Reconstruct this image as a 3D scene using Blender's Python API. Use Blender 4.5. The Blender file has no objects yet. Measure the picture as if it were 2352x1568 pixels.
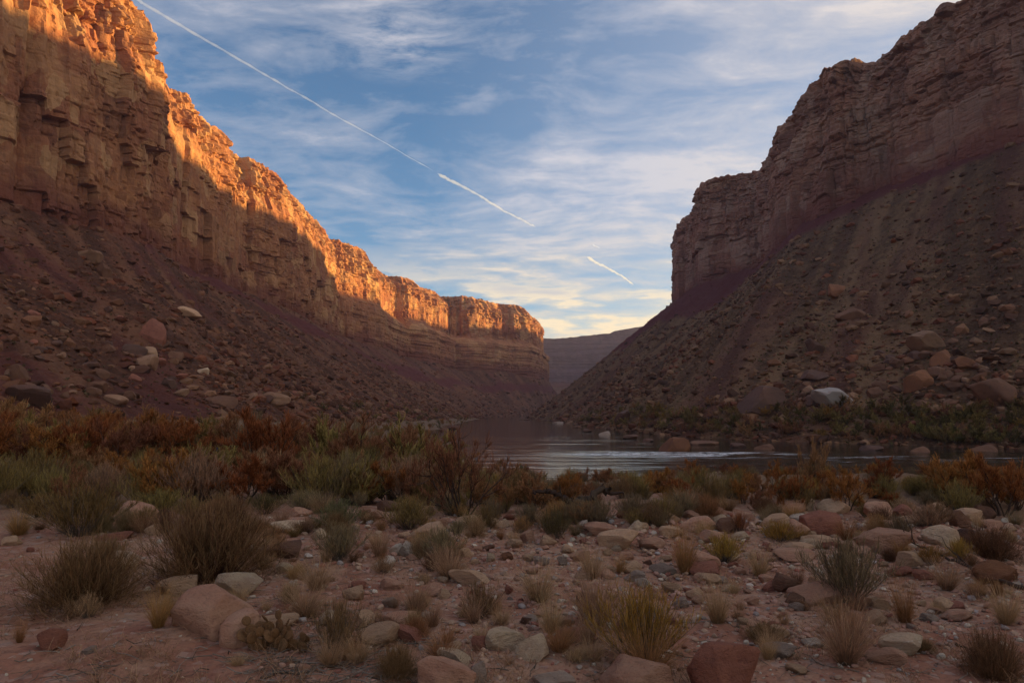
import bpy, math, random
import numpy as np
from mathutils import Vector, Matrix

# ---------------------------------------------------------------- camera, sky, sun, exposure
scene = bpy.context.scene
COL = scene.collection
R = math.radians
EYE = 1.7
PITCH = R(5.86)
cam_data = bpy.data.cameras.new('camera')
cam_data.lens = 24.0
cam_data.sensor_width = 36.0
cam_data.clip_start = 0.1
cam_data.clip_end = 60000
cam = bpy.data.objects.new('camera', cam_data)
cam.location = (0, 0, EYE)
cam.rotation_euler = (R(90) + PITCH, 0, 0)
COL.objects.link(cam)
scene.camera = cam

SUN_EL = R(6.4)
SUN_AZ = R(76.0)          # clockwise from +Y (the way the canyon runs) towards +X
SKY_STRENGTH = 0.09
SUN_STRENGTH = 4.6
EXPOSURE = 1.45

sun_data = bpy.data.lights.new('sun', 'SUN')
sun_data.energy = SUN_STRENGTH
sun_data.angle = R(1.0)
sun_data.color = (1.0, 0.60, 0.19)
sun = bpy.data.objects.new('sun', sun_data)
sd = Vector((math.sin(SUN_AZ) * math.cos(SUN_EL), math.cos(SUN_AZ) * math.cos(SUN_EL), math.sin(SUN_EL)))
sun.rotation_euler = sd.to_track_quat('Z', 'Y').to_euler()
sun.location = (400, 100, 400)
COL.objects.link(sun)

vs = scene.view_settings
scene.display_settings.display_device = 'sRGB'
vs.view_transform = 'Standard'
vs.look = 'None'
vs.gamma = 1.0
vs.exposure = EXPOSURE
vs.use_curve_mapping = False
scene.cycles.max_bounces = 6
scene.cycles.diffuse_bounces = 3
scene.cycles.glossy_bounces = 3
scene.cycles.transmission_bounces = 3
scene.cycles.volume_bounces = 1
scene.cycles.transparent_max_bounces = 8
scene.cycles.use_denoising = True


class NT:
    """small helper for wiring node trees"""
    def __init__(self, tree):
        self.t = tree
        tree.nodes.clear()

    def n(self, kind, **kw):
        node = self.t.nodes.new(kind)
        ins = kw.pop('ins', {})
        for k, v in kw.items():
            setattr(node, k, v)
        for k, v in ins.items():
            sock = node.inputs[k]
            if isinstance(v, bpy.types.NodeSocket):
                self.t.links.new(v, sock)
            else:
                sock.default_value = v
        return node

    def math(self, op, a, b=0.0, c=0.0, clamp=False):
        m = self.n('ShaderNodeMath', operation=op, use_clamp=clamp)
        for i, v in enumerate((a, b, c)):
            if isinstance(v, bpy.types.NodeSocket):
                self.t.links.new(v, m.inputs[i])
            else:
                m.inputs[i].default_value = v
        return m.outputs[0]

    def mix(self, f, a, b, blend='MIX'):
        m = self.n('ShaderNodeMix', data_type='RGBA', blend_type=blend)
        m.clamp_factor = True
        for i, v in ((0, f), (6, a), (7, b)):
            if isinstance(v, bpy.types.NodeSocket):
                self.t.links.new(v, m.inputs[i])
            else:
                m.inputs[i].default_value = v if i == 0 else (tuple(v) + (1.0,))[:4]
        return m.outputs[2]

    def noise(self, vec, scale, detail=4.0, rough=0.55, dist=0.0, dim='3D', lac=2.0):
        n = self.n('ShaderNodeTexNoise', noise_dimensions=dim)
        if vec is not None:
            self.t.links.new(vec, n.inputs['Vector'])
        n.inputs['Scale'].default_value = scale
        n.inputs['Detail'].default_value = detail
        n.inputs['Roughness'].default_value = rough
        n.inputs['Distortion'].default_value = dist
        n.inputs['Lacunarity'].default_value = lac
        return n.outputs[0]

    def ramp(self, f, stops, interp='LINEAR'):
        r = self.n('ShaderNodeValToRGB')
        cr = r.color_ramp
        cr.interpolation = interp
        while len(cr.elements) < len(stops):
            cr.elements.new(0.5)
        for e, (p, c) in zip(cr.elements, stops):
            e.position = p
            e.color = (c, c, c, 1) if isinstance(c, (int, float)) else (tuple(c) + (1.0,))[:4]
        self.t.links.new(f, r.inputs[0])
        return r.outputs[0]

    def mapv(self, vec, scale=(1, 1, 1), loc=(0, 0, 0), rot=(0, 0, 0)):
        m = self.n('ShaderNodeMapping')
        self.t.links.new(vec, m.inputs['Vector'])
        m.inputs['Scale'].default_value = scale
        m.inputs['Location'].default_value = loc
        m.inputs['Rotation'].default_value = rot
        return m.outputs[0]


# sky: Nishita plus thin cirrus
world = bpy.data.worlds.new('World')
scene.world = world
world.use_nodes = True
w = NT(world.node_tree)
tc = w.n('ShaderNodeTexCoord').outputs['Generated']
sky = w.n('ShaderNodeTexSky', sky_type='NISHITA')
sky.sun_disc = False
sky.sun_elevation = SUN_EL
sky.sun_rotation = SUN_AZ
sky.altitude = 1200
sky.air_density = 1.0
sky.dust_density = 0.6
sky.ozone_density = 2.5
sep = w.n('ShaderNodeSeparateXYZ', ins={0: tc})
zz = w.math('MAXIMUM', sep.outputs[2], 0.0)
den = w.math('ADD', zz, 0.10)
px_ = w.math('DIVIDE', sep.outputs[0], den)
py_ = w.math('DIVIDE', sep.outputs[1], den)
pl = w.n('ShaderNodeCombineXYZ', ins={0: px_, 1: py_}).outputs[0]
# long soft streaks, crossed by finer fibres
warp = w.n('ShaderNodeTexNoise', ins={'Vector': pl, 'Scale': 0.9, 'Detail': 4.0})
wv = w.n('ShaderNodeVectorMath', operation='MULTIPLY_ADD', ins={0: warp.outputs[1], 1: (0.55, 0.55, 0.0), 2: pl}).outputs[0]
streak = w.noise(w.mapv(wv, (0.50, 1.05, 1), (3.1, 0.7, 0), (0, 0, R(-24))), 1.0, 8.0, 0.60, 0.1)
fibre = w.noise(w.mapv(wv, (1.6, 4.2, 1), (0.3, 2.7, 0), (0, 0, R(-32))), 1.6, 9.0, 0.66, 0.25)
puff = w.noise(w.mapv(wv, (2.6, 3.4, 1), (5.3, 1.7, 0), (0, 0, R(20))), 1.5, 9.0, 0.66, 0.2)
patch = w.noise(w.mapv(pl, (1, 1, 1), (7.3, 1.9, 0)), 0.62, 3.0, 0.5)
mask = w.math('ADD', w.math('MULTIPLY', streak, 0.58), w.math('MULTIPLY', fibre, 0.34))
mask = w.math('ADD', mask, w.math('MULTIPLY', puff, 0.46))
mask = w.math('ADD', mask, w.math('MULTIPLY', patch, 0.34))
mask = w.ramp(mask, [(0.755, 0.0), (0.88, 0.34), (1.0, 0.90)])
# one brighter fleecy patch high in the middle
pd = w.n('ShaderNodeVectorMath', operation='DISTANCE', ins={0: w.mapv(pl, (1, 1, 1), (0.256, -1.462, 0)), 1: (0, 0, 0)}).outputs['Value']
fl = w.noise(w.mapv(wv, (5.0, 9.0, 1), (1.3, 4.7, 0), (0, 0, R(35))), 1.6, 9.0, 0.70, 0.3)
fleece = w.math('MULTIPLY', w.ramp(pd, [(0.02, 1.0), (0.20, 0.0)]), w.ramp(fl, [(0.40, 0.0), (0.66, 1.0)]))
mask = w.math('ADD', mask, w.math('MULTIPLY', fleece, 0.7), clamp=True)
# more veil to the sun's side
side = w.math('ADD', w.math('MULTIPLY', sep.outputs[0], 0.95), 0.12, clamp=True)
mask = w.math('ADD', mask, w.math('MULTIPLY', side, 0.75), clamp=True)
mask = w.math('MULTIPLY', mask, 0.88)
cloud_col = w.mix(w.ramp(sep.outputs[2], [(0.06, 1.0), (0.30, 0.0)]), (0.43, 0.42, 0.45), (0.58, 0.49, 0.37))
# the veil turns creamy towards the sun
cloud_col = w.mix(w.ramp(sep.outputs[0], [(0.15, 0.0), (0.75, 1.0)]), cloud_col, (0.62, 0.52, 0.42))
# a broken bank low on the horizon: grey below, cream where the last light catches its edges
az = w.math('ARCTAN2', sep.outputs[0], sep.outputs[1])
lowv = w.n('ShaderNodeCombineXYZ', ins={0: az, 1: sep.outputs[2]}).outputs[0]
lown = w.noise(w.mapv(lowv, (5.5, 30.0, 1), (0.7, 0.45, 0)), 1.0, 8.0, 0.58, 0.15)
lowm = w.math('MULTIPLY', w.ramp(lown, [(0.43, 0.0), (0.55, 1.0)]), w.ramp(sep.outputs[2], [(0.02, 1.0), (0.16, 0.85), (0.25, 0.0)]))
lowm = w.math('MULTIPLY', lowm, 0.9)
lowc = w.mix(w.ramp(lown, [(0.56, 0.0), (0.70, 1.0)]), (0.84, 0.63, 0.36), (0.42, 0.36, 0.36))
mask2 = w.math('MAXIMUM', mask, lowm)
cloud_col = w.mix(lowm, cloud_col, lowc)
skyc = w.n('ShaderNodeHueSaturation', ins={'Hue': 0.5, 'Saturation': 1.06, 'Value': 1.0, 'Color': sky.outputs[0]}).outputs[0]
bg1 = w.n('ShaderNodeBackground', ins={'Color': skyc, 'Strength': SKY_STRENGTH})
bg2 = w.n('ShaderNodeBackground', ins={'Color': cloud_col, 'Strength': 0.62})
mx = w.n('ShaderNodeMixShader', ins={0: mask2, 1: bg1.outputs[0], 2: bg2.outputs[0]})
w.n('ShaderNodeOutputWorld', ins={'Surface': mx.outputs[0]})


# ---------------------------------------------------------------- numpy noise and small geometry helpers
def _hash(ix, iy, iz, seed):
    h = (ix.astype(np.int64) * 374761393 + iy.astype(np.int64) * 668265263 + iz.astype(np.int64) * 2147483647 + seed * 974634721) & 0xFFFFFFFF
    h = ((h ^ (h >> 13)) * 1274126177) & 0xFFFFFFFF
    h = ((h ^ (h >> 16)) * 2246822519) & 0xFFFFFFFF
    h = h ^ (h >> 15)
    return h.astype(np.float64) / 4294967295.0


def vnoise(x, y, z=None, seed=0):
    """value noise, -1..1"""
    x = np.asarray(x, float); y = np.asarray(y, float)
    ix, iy = np.floor(x), np.floor(y)
    fx, fy = x - ix, y - iy
    fx = fx * fx * fx * (fx * (fx * 6 - 15) + 10); fy = fy * fy * fy * (fy * (fy * 6 - 15) + 10)
    if z is None:
        o = np.zeros_like(ix)
        a = _hash(ix, iy, o, seed); b = _hash(ix + 1, iy, o, seed)
        c = _hash(ix, iy + 1, o, seed); d = _hash(ix + 1, iy + 1, o, seed)
        return ((a + (b - a) * fx) * (1 - fy) + (c + (d - c) * fx) * fy) * 2 - 1
    z = np.asarray(z, float)
    iz = np.floor(z); fz = z - iz
    fz = fz * fz * fz * (fz * (fz * 6 - 15) + 10)
    r = []
    for k in (0, 1):
        a = _hash(ix, iy, iz + k, seed); b = _hash(ix + 1, iy, iz + k, seed)
        c = _hash(ix, iy + 1, iz + k, seed); d = _hash(ix + 1, iy + 1, iz + k, seed)
        r.append((a + (b - a) * fx) * (1 - fy) + (c + (d - c) * fx) * fy)
    return (r[0] * (1 - fz) + r[1] * fz) * 2 - 1


def fbm(x, y, z=None, seed=0, octaves=4, gain=0.5, lac=2.03):
    t = 0; a = 1.0; n = 0
    for k in range(octaves):
        t = t + a * vnoise(x, y, z, seed + k * 17)
        n += a; a *= gain
        x = x * lac; y = y * lac
        if z is not None:
            z = z * lac
    return t / n


def sstep(a, b, x):
    t = np.clip((np.asarray(x, float) - a) / (b - a), 0, 1)
    return t * t * (3 - 2 * t)


def blocks(s, z, seed, hmin, hmax, lmin, lmax):
    """strata broken by vertical joints: returns block offset 0..1 and distance to the nearest joint (m)"""
    rng = np.random.default_rng(seed)
    edges = [-60.0]
    while edges[-1] < 420:
        edges.append(edges[-1] + rng.uniform(hmin, hmax) * (0.6 if rng.random() < .4 else 1))
    edges = np.array(edges)
    n = len(edges)
    L = rng.uniform(lmin, lmax, n); ph = rng.uniform(0, 1, n)
    j = np.clip(np.searchsorted(edges, z) - 1, 0, n - 2)
    h = edges[j + 1] - edges[j]
    fz = (z - edges[j]) / h
    q = s / L[j] + ph[j] * 7
    q = q + 0.35 * vnoise(q * 0.9, j * 3.7, seed=seed + 5)
    b = np.floor(q); fs = q - b
    off = _hash(b, j.astype(float), np.zeros_like(b), seed + 9)
    lay = _hash(j.astype(float), np.zeros_like(b), np.zeros_like(b), seed + 3)
    d = np.minimum(np.minimum(fs, 1 - fs) * L[j], np.minimum(fz, 1 - fz) * h)
    return off, lay, d, np.minimum(fs, 1 - fs) * L[j]


def ray(px, py):
    """direction through a point of the 2352 x 1568 photograph"""
    c = (np.asarray(px, float) - 1176) / 1568; u = (784 - np.asarray(py, float)) / 1568
    return np.stack([c, math.cos(PITCH) - u * math.sin(PITCH), math.sin(PITCH) + u * math.cos(PITCH)], -1)


def mesh_from(name, verts, faces_flat, nper, smooth=True, mats=()):
    """verts (n,3); faces_flat: int array; nper: 3 or 4"""
    me = bpy.data.meshes.new(name)
    verts = np.asarray(verts, np.float32)
    faces_flat = np.asarray(faces_flat, np.int32).ravel()
    nf = len(faces_flat) // nper
    me.vertices.add(len(verts)); me.vertices.foreach_set('co', verts.ravel())
    me.loops.add(len(faces_flat)); me.loops.foreach_set('vertex_index', faces_flat)
    me.polygons.add(nf)
    me.polygons.foreach_set('loop_start', np.arange(nf, dtype=np.int32) * nper)
    me.polygons.foreach_set('use_smooth', np.full(nf, smooth))
    for m in mats:
        me.materials.append(m)
    me.update(calc_edges=True)
    return me


def grid_faces(nr, nc, flip=False):
    i = np.arange(nr - 1)[:, None]; j = np.arange(nc - 1)[None, :]
    a = i * nc + j
    f = np.stack([a, a + 1, a + nc + 1, a + nc], -1).reshape(-1, 4)
    return f[:, ::-1] if flip else f


def set_attr(me, name, vals):
    at = me.attributes.new(name, 'FLOAT', 'POINT')
    at.data.foreach_set('value', np.asarray(vals, np.float32).ravel())


def set_col(me, vals):
    at = me.attributes.new('tint', 'FLOAT_COLOR', 'POINT')
    v = np.ones((len(vals), 4), np.float32); v[:, :3] = vals
    at.data.foreach_set('color', v.ravel())


def link(name, me, parent=None, **props):
    o = bpy.data.objects.new(name, me)
    COL.objects.link(o)
    if parent is not None:
        o.parent = parent
    for k, v in props.items():
        o[k] = v
    return o


def resample(P, n):
    P = np.asarray(P, float)
    d = np.r_[0, np.cumsum(np.linalg.norm(np.diff(P[:, :2], axis=0), axis=1))]
    t = np.linspace(0, d[-1], n)
    return np.stack([np.interp(t, d, P[:, k]) for k in range(P.shape[1])], -1)


def gsm(a, sig):
    """gaussian smoothing along the first axis"""
    if sig <= 0:
        return a
    r = int(sig * 3) + 1
    k = np.exp(-0.5 * (np.arange(-r, r + 1) / sig) ** 2); k /= k.sum()
    ap = np.concatenate([np.repeat(a[:1], r, 0), a, np.repeat(a[-1:], r, 0)])
    return np.stack([np.convolve(ap[:, i], k, 'valid') for i in range(a.shape[1])], -1)

# ---------------------------------------------------------------- rock and soil materials
def new_mat(name):
    m = bpy.data.materials.new(name)
    m.use_nodes = True
    return m, NT(m.node_tree)


def finish(t, col, rough=0.9, bump=None, strength=0.6, dist=0.3, spec=0.25, normal=None):
    b = t.n('ShaderNodeBsdfPrincipled')
    for k, v in (('Base Color', col), ('Roughness', rough), ('Specular IOR Level', spec)):
        if isinstance(v, bpy.types.NodeSocket):
            t.t.links.new(v, b.inputs[k])
        elif k == 'Base Color':
            b.inputs[k].default_value = tuple(v) + (1.0,)
        else:
            b.inputs[k].default_value = v
    if bump is not None:
        bn = t.n('ShaderNodeBump', ins={'Strength': strength, 'Distance': dist, 'Height': bump})
        t.t.links.new(bn.outputs[0], b.inputs['Normal'])
    t.n('ShaderNodeOutputMaterial', ins={'Surface': b.outputs[0]})
    return b


def cliff_material(name, tan, red, pale, varnish, vstr, thinamt=0.55):
    m, t = new_mat(name)
    pos = t.n('ShaderNodeNewGeometry').outputs['Position']
    # strata: noise squeezed along the horizontal
    strata = t.noise(t.mapv(pos, (0.004, 0.004, 0.11) if thinamt > 0.3 else (0.02, 0.02, 0.035)), 1.0, 6.0, 0.6)
    thin = t.noise(t.mapv(pos, (0.012, 0.012, 0.75)), 1.0, 5.0, 0.6)
    big = t.noise(t.mapv(pos, (0.02, 0.02, 0.03)), 1.0, 5.0, 0.55)
    fine = t.noise(t.mapv(pos, (1, 1, 1)), 0.35, 8.0, 0.62)
    streak = t.noise(t.mapv(pos, (0.20, 0.20, 0.018)), 1.0, 6.0, 0.62)
    c = t.mix(t.ramp(strata, [(0.40, 0.0), (0.60, 1.0)]), tan, red)
    c = t.mix(t.ramp(thin, [(0.56, 0.0), (0.70, thinamt)]), c, pale)
    c = t.mix(t.ramp(big, [(0.45, 0.0), (0.66, 0.6)]), c, red)
    c = t.mix(t.math('MULTIPLY', t.ramp(streak, [(0.53, 0.0), (0.72, 1.0)]), vstr), c, varnish)
    c = t.mix(t.ramp(fine, [(0.30, 0.45), (0.55, 0.0)]), c, (varnish[0] * 1.5, varnish[1] * 1.4, varnish[2] * 1.3))
    c = t.mix(t.ramp(fine, [(0.55, 0.0), (0.75, 0.35)]), c, pale)
    wob = t.n('ShaderNodeVectorMath', operation='MULTIPLY_ADD', ins={0: t.n('ShaderNodeTexNoise', ins={'Vector': pos, 'Scale': 0.06, 'Detail': 4.0}).outputs[1], 1: (9, 9, 9), 2: pos}).outputs[0]
    cell = t.n('ShaderNodeTexVoronoi', feature='F1', distance='CHEBYCHEV', ins={'Vector': t.mapv(wob, (0.075, 0.075, 0.06)), 'Scale': 1.0})
    cs = t.n('ShaderNodeSeparateColor', ins={0: cell.outputs['Color']})
    c = t.mix(t.ramp(cs.outputs[0], [(0.55, 0.0), (0.95, 0.42)]), c, pale)
    c = t.mix(t.ramp(cs.outputs[1], [(0.60, 0.0), (0.95, 0.30)]), c, varnish)
    ls = t.n('ShaderNodeAttribute', attribute_name='shale').outputs['Fac']
    c = t.mix(ls, c, (0.17, 0.056, 0.042))
    lt = t.n('ShaderNodeAttribute', attribute_name='scrub').outputs['Fac']
    c = t.mix(lt, c, (0.17, 0.135, 0.075))
    bmp = t.math('ADD', t.math('MULTIPLY', fine, 1.0), t.math('MULTIPLY', thin, thinamt))
    finish(t, c, 0.92, bmp, 0.9, 1.3, 0.15)
    return m


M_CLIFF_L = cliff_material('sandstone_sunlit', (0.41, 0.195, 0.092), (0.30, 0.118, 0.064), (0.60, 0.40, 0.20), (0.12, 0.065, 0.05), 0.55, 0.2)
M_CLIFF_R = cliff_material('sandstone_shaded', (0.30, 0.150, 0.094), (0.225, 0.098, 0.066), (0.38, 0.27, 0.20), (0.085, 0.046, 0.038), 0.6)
M_CLIFF_F = cliff_material('sandstone_far', (0.125, 0.066, 0.085), (0.090, 0.046, 0.064), (0.17, 0.105, 0.115), (0.060, 0.038, 0.052), 0.6, 0.2)  # purple of distant haze and shade is put into these rock colours


def talus_material(name, base, dark, light, olive, olive_amt):
    m, t = new_mat(name)
    pos = t.n('ShaderNodeNewGeometry').outputs['Position']
    big = t.noise(pos, 0.018, 5.0, 0.6)
    mid = t.noise(pos, 0.14, 7.0, 0.65)
    fine = t.noise(pos, 1.1, 7.0, 0.68)
    vor = t.n('ShaderNodeTexVoronoi', feature='F1', ins={'Vector': pos, 'Scale': 0.75, 'Randomness': 1.0})
    vor2 = t.n('ShaderNodeTexVoronoi', feature='F1', ins={'Vector': pos, 'Scale': 1.9, 'Randomness': 1.0})
    c = t.mix(t.ramp(big, [(0.38, 0.0), (0.62, 1.0)]), base, light)
    c = t.mix(t.ramp(mid, [(0.42, 0.75), (0.58, 0.0)]), c, dark)
    hv = t.n('ShaderNodeSeparateColor', ins={0: vor.outputs['Color']})
    c = t.mix(t.ramp(hv.outputs[0], [(0.0, 0.5), (0.45, 0.0)]), c, dark)
    c = t.mix(t.ramp(hv.outputs[1], [(0.80, 0.0), (0.95, 0.6)]), c, light)
    hv2 = t.n('ShaderNodeSeparateColor', ins={0: vor2.outputs['Color']})
    c = t.mix(t.ramp(hv2.outputs[0], [(0.0, 0.4), (0.4, 0.0), (0.8, 0.0), (1.0, 0.0)]), c, dark)
    c = t.mix(t.math('MULTIPLY', t.ramp(fine, [(0.46, 0.0), (0.66, 1.0)]), olive_amt), c, olive)
    run = t.n('ShaderNodeAttribute', attribute_name='run').outputs['Fac']
    c = t.mix(t.ramp(run, [(0.50, 0.0), (0.68, 0.6)]), c, light)
    c = t.mix(t.ramp(run, [(0.32, 0.6), (0.50, 0.0)]), c, dark)
    ls = t.n('ShaderNodeAttribute', attribute_name='shale').outputs['Fac']
    c = t.mix(ls, c, (0.125, 0.033, 0.035))
    h = t.math('ADD', t.math('MULTIPLY', vor.outputs['Distance'], -0.8), t.math('MULTIPLY', fine, 1.0))
    h = t.math('ADD', h, t.math('MULTIPLY', vor2.outputs['Distance'], -0.4))
    finish(t, c, 0.95, h, 1.0, 0.8, 0.12)
    return m


M_TALUS_L = talus_material('left_talus_rubble', (0.185, 0.068, 0.040), (0.070, 0.031, 0.022), (0.25, 0.118, 0.068), (0.15, 0.105, 0.06), 0.35)
M_TALUS_R = talus_material('right_talus_rubble', (0.180, 0.090, 0.050), (0.072, 0.037, 0.025), (0.25, 0.145, 0.080), (0.165, 0.115, 0.046), 0.6)


# ---------------------------------------------------------------- canyon walls
def adapt(P, k, smin, smax):
    """resample a plan line so that the spacing grows with the distance from the camera"""
    Q = resample(P, 9000)
    seg = np.linalg.norm(np.diff(Q[:, :2], axis=0), axis=1)
    dist = np.hypot(Q[:-1, 0], Q[:-1, 1])
    sp = np.clip(dist * k, smin, smax)
    vis = (Q[:-1, 1] > 60) & (np.abs(Q[:-1, 0]) < 0.80 * Q[:-1, 1] + 20)
    sp = np.where(vis, sp, np.maximum(sp * 4, 3.0))
    c = np.r_[0, np.cumsum(seg / sp)]
    n = int(c[-1]) + 2
    t = np.linspace(0, c[-1], n)
    out = np.stack([np.interp(t, c, Q[:, i]) for i in range(Q.shape[1])], -1)
    s = np.interp(t, c, np.r_[0, np.cumsum(seg)])
    return out, s


def normals2d(P, side):
    d = np.gradient(P[:, :2], axis=0)
    d /= np.linalg.norm(d, axis=1)[:, None] + 1e-9
    return np.stack([d[:, 1], -d[:, 0]], -1) * side


def build_wall(name, rim, base_fn, side, seed, mat, k, dz, craggy, rowmul=1.0, plateau=160, scrub_z=None, upright=False, label=None, rough=1.0, bench=None, layered=False):
    """rim: (n,3) plan line near -> far, base_fn(s_point) -> (offset towards the river, base height).
    side=+1 when the river lies on the right hand walking along the line"""
    P, s = adapt(rim, k, 0.35, 9.0)
    # normals from a heavily smoothed copy, so that facets do not cross
    Q = resample(rim, 1200)
    ds = np.linalg.norm(np.diff(Q[:, :2], axis=0), axis=1).mean()
    Qs = gsm(Q, 22.0 / ds)
    nq = normals2d(Qs, side)
    sq = np.r_[0, np.cumsum(np.linalg.norm(np.diff(Q[:, :2], axis=0), axis=1))]
    sq *= s[-1] / sq[-1]
    N = np.stack([np.interp(s, sq, nq[:, i]) for i in (0, 1)], -1)
    N /= np.linalg.norm(N, axis=1)[:, None]
    S = np.stack([np.interp(s, sq, Qs[:, i]) for i in (0, 1)], -1)
    off, zb = base_fn(P, S)
    B = S + N * off[:, None]
    zr = P[:, 2]
    nr = int((zr.max() - zb.min() + 14) / dz)
    w = np.linspace(0, 1, nr)[:, None]
    z0 = (zb - 14)[None, :]
    Z = z0 + (zr[None, :] - z0) * w
    wz = np.clip((Z - zb[None, :]) / (zr - zb)[None, :], 0, 1)
    # lean: upright below, craggy setback on top, a break at mid height
    g = (0.26 * wz + 0.18 * sstep(0.66, 0.74, wz) + 0.56 * np.clip((wz - 0.74) / 0.26, 0, 1) ** 1.15) if upright else 0.10 * wz + 0.12 * sstep(0.30, 0.36, wz) + 0.22 * sstep(0.62, 0.72, wz) + 0.56 * np.clip((wz - 0.74) / 0.26, 0, 1) ** 1.15
    if bench is not None:
        bw = sstep(bench[0], bench[1], P[:, 1])[None, :]
        gb = 0.06 * wz + 0.50 * sstep(0.36, 0.50, wz + 0.03 * fbm(s[None, :] / 30, wz * 3, seed=seed + 60, octaves=2)) + 0.44 * np.clip((wz - 0.84) / 0.16, 0, 1)
        if not layered:
            g = g * (1 - bw) + gb * bw
    X = B[:, 0][None, :] * (1 - g) + P[:, 0][None, :] * g
    Y = B[:, 1][None, :] * (1 - g) + P[:, 1][None, :] * g
    SS = np.broadcast_to(s[None, :], Z.shape)
    zw = Z + 2.2 * fbm(SS / 60, Z / 90, seed=seed + 40, octaves=3)
    sw = SS + 1.6 * fbm(SS / 9, Z / 11, seed=seed + 41, octaves=3)
    if True:
        cl = np.floor(sw / 33 + 0.5 * vnoise(sw / 40, Z / 300, seed=seed + 45))
        cl2 = np.floor(sw / 12.0 + 0.5 * vnoise(sw / 15, Z / 200, seed=seed + 46))
        zero = np.zeros_like(cl)
        zw = zw + (26 if upright else 9) * (_hash(cl, zero, zero, seed + 47) - .5) + (9 if upright else 4) * (_hash(cl2, zero, zero, seed + 48) - .5)
    o1, l1, d1, v1 = blocks(sw, zw, seed + 1, *((26, 60, 10, 34) if upright else (16, 40, 16, 56)))
    o2, l2, d2, v2 = blocks(sw, zw, seed + 2, *((9, 26, 4.5, 13) if upright else (5, 19, 6, 22)))
    o3, l3, d3, v3 = blocks(sw, zw, seed + 3, *((2.5, 7.0, 1.5, 4.5) if upright else (1.6, 5.0, 2, 7)))
    smooth_face = sstep(-0.15, 0.30, fbm(SS / 55, Z / 34, seed=seed + 6, octaves=2)) * (1 - sstep(0.72, 0.80, wz))
    rough_top = sstep(0.70, 0.80, wz)
    amp = (1 - 0.75 * smooth_face)
    lw = 0.3 if upright else 0.38
    if upright:
        d1, d2, d3 = v1, np.minimum(v2, d2 + 0.6), d3
    D = (o1 - 0.5) * (7.0 if upright else 4.2) + (l1 - 0.5) * 3.2 * lw
    D = D + amp * ((o2 - 0.5) * 3.0 + (l2 - 0.5) * 2.0 * craggy * lw)
    D = D + amp * ((o3 - 0.5) * (1.9 if upright else 1.1) + (l3 - 0.5) * 1.1 * craggy * lw)
    D = D - amp * 1.0 * (1 - sstep(0.0, 0.9, d2)) - amp * 0.6 * (1 - sstep(0, 0.5, d3)) - 1.4 * (1 - sstep(0, 1.0, d1))
    # vertical ribs and chutes that run most of the height
    ribs = fbm(SS / 26, Z / 210, seed=seed + 8, octaves=3)
    D = D + (7.0 if upright else 5.5) * (ribs - 0.6 * np.abs(fbm(SS / 11, Z / 120, seed=seed + 14, octaves=3))) - 6.0 * sstep(0.30, 0.62, fbm(SS / 19, Z / 260, seed=seed + 12, octaves=2)) * craggy
    D = D + rough_top * (1.4 * fbm(SS / 7, Z / 6, seed=seed + 9, octaves=3) + 3.2 * (o2 - .5) + 2.2 * (o3 - 0.5))
    D = D + 0.45 * fbm(SS / 3.2, Z / 2.6, seed=seed + 10, octaves=3) * (0.5 + 0.5 * amp)
    # the very edge keeps to the traced skyline
    if bench is not None:
        zl = Z + 1.5 * fbm(SS / 70, Z / 60, seed=seed + 64, octaves=2)
        oa, la, da, va = blocks(sw, zl, seed + 65, 4, 11, 8, 30)
        ob, lb, db, vb = blocks(sw, zl, seed + 66, 1.6, 4, 3, 10)
        Dl = (la - .5) * 2.6 + (oa - .5) * 2.8 + (lb - .5) * 1.6 + (ob - .5) * 0.8 + 3.5 * ribs
        mw = bw * (1 - sstep(0.40, 0.48, wz))
        if layered:
            mw = np.ones_like(wz); Dl = Dl * 0.7 + 5.0 * fbm(SS / 90, Z / 200, seed=seed + 90, octaves=3)
        D = D * (1 - mw) + Dl * mw
    D = D * rough
    D = D * (1 - 0.62 * sstep(0.93, 1.0, wz))
    X = X + N[:, 0][None, :] * D
    Y = Y + N[:, 1][None, :] * D
    # edge crumbles: uneven rim height
    edge = sstep(0.90, 1.0, wz)
    Z = Z + edge * (1.3 * (np.floor(2.5 * (o2[-1:] + o3[-1:])) / 2.5 - 0.9) + 1.0 * fbm(SS / 4.5, SS * 0, seed=seed + 21, octaves=3))
    # plateau behind the rim
    pr = np.array([2, 5, 10, 18, 30, 50, 80, 120, plateau], float)[:, None]
    PX = X[-1][None, :] - N[:, 0][None, :] * pr
    PY = Y[-1][None, :] - N[:, 1][None, :] * pr
    PZ = Z[-1][None, :] + 0.4 * sstep(0, 20, pr) - 0.02 * pr + 1.5 * fbm(PX / 14, PY / 14, seed=seed + 30, octaves=3) * sstep(0, 20, pr)
    AX = np.vstack([X, PX]); AY = np.vstack([Y, PY]); AZ = np.vstack([Z, PZ])
    V = np.stack([AX, AY, AZ], -1).reshape(-1, 3)
    me = mesh_from(name, V, grid_faces(AX.shape[0], AX.shape[1], flip=(side > 0)), 4, False, [mat])
    shale = (1 - sstep(0.03, 0.16, wz + 0.05 * fbm(SS / 12, Z / 8, seed=seed + 50, octaves=3))) * 0.75
    shale = np.vstack([shale, np.zeros_like(PX)])
    scrub = np.vstack([np.zeros_like(wz), np.ones_like(PX) * sstep(2, 6, pr)])
    set_attr(me, 'shale', shale); set_attr(me, 'scrub', scrub)
    o = link(name, me, kind='structure')
    if label:
        o['label'] = label
    return dict(obj=o, N=N, B=B, zb=zb, s=s, P=P)


def traced(pts, zr):
    out = []
    for (x, y) in pts:
        d = ray(x, y)
        k = (zr - EYE) / d[2]
        out.append((d[0] * k, d[1] * k, zr))
    return out


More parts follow.
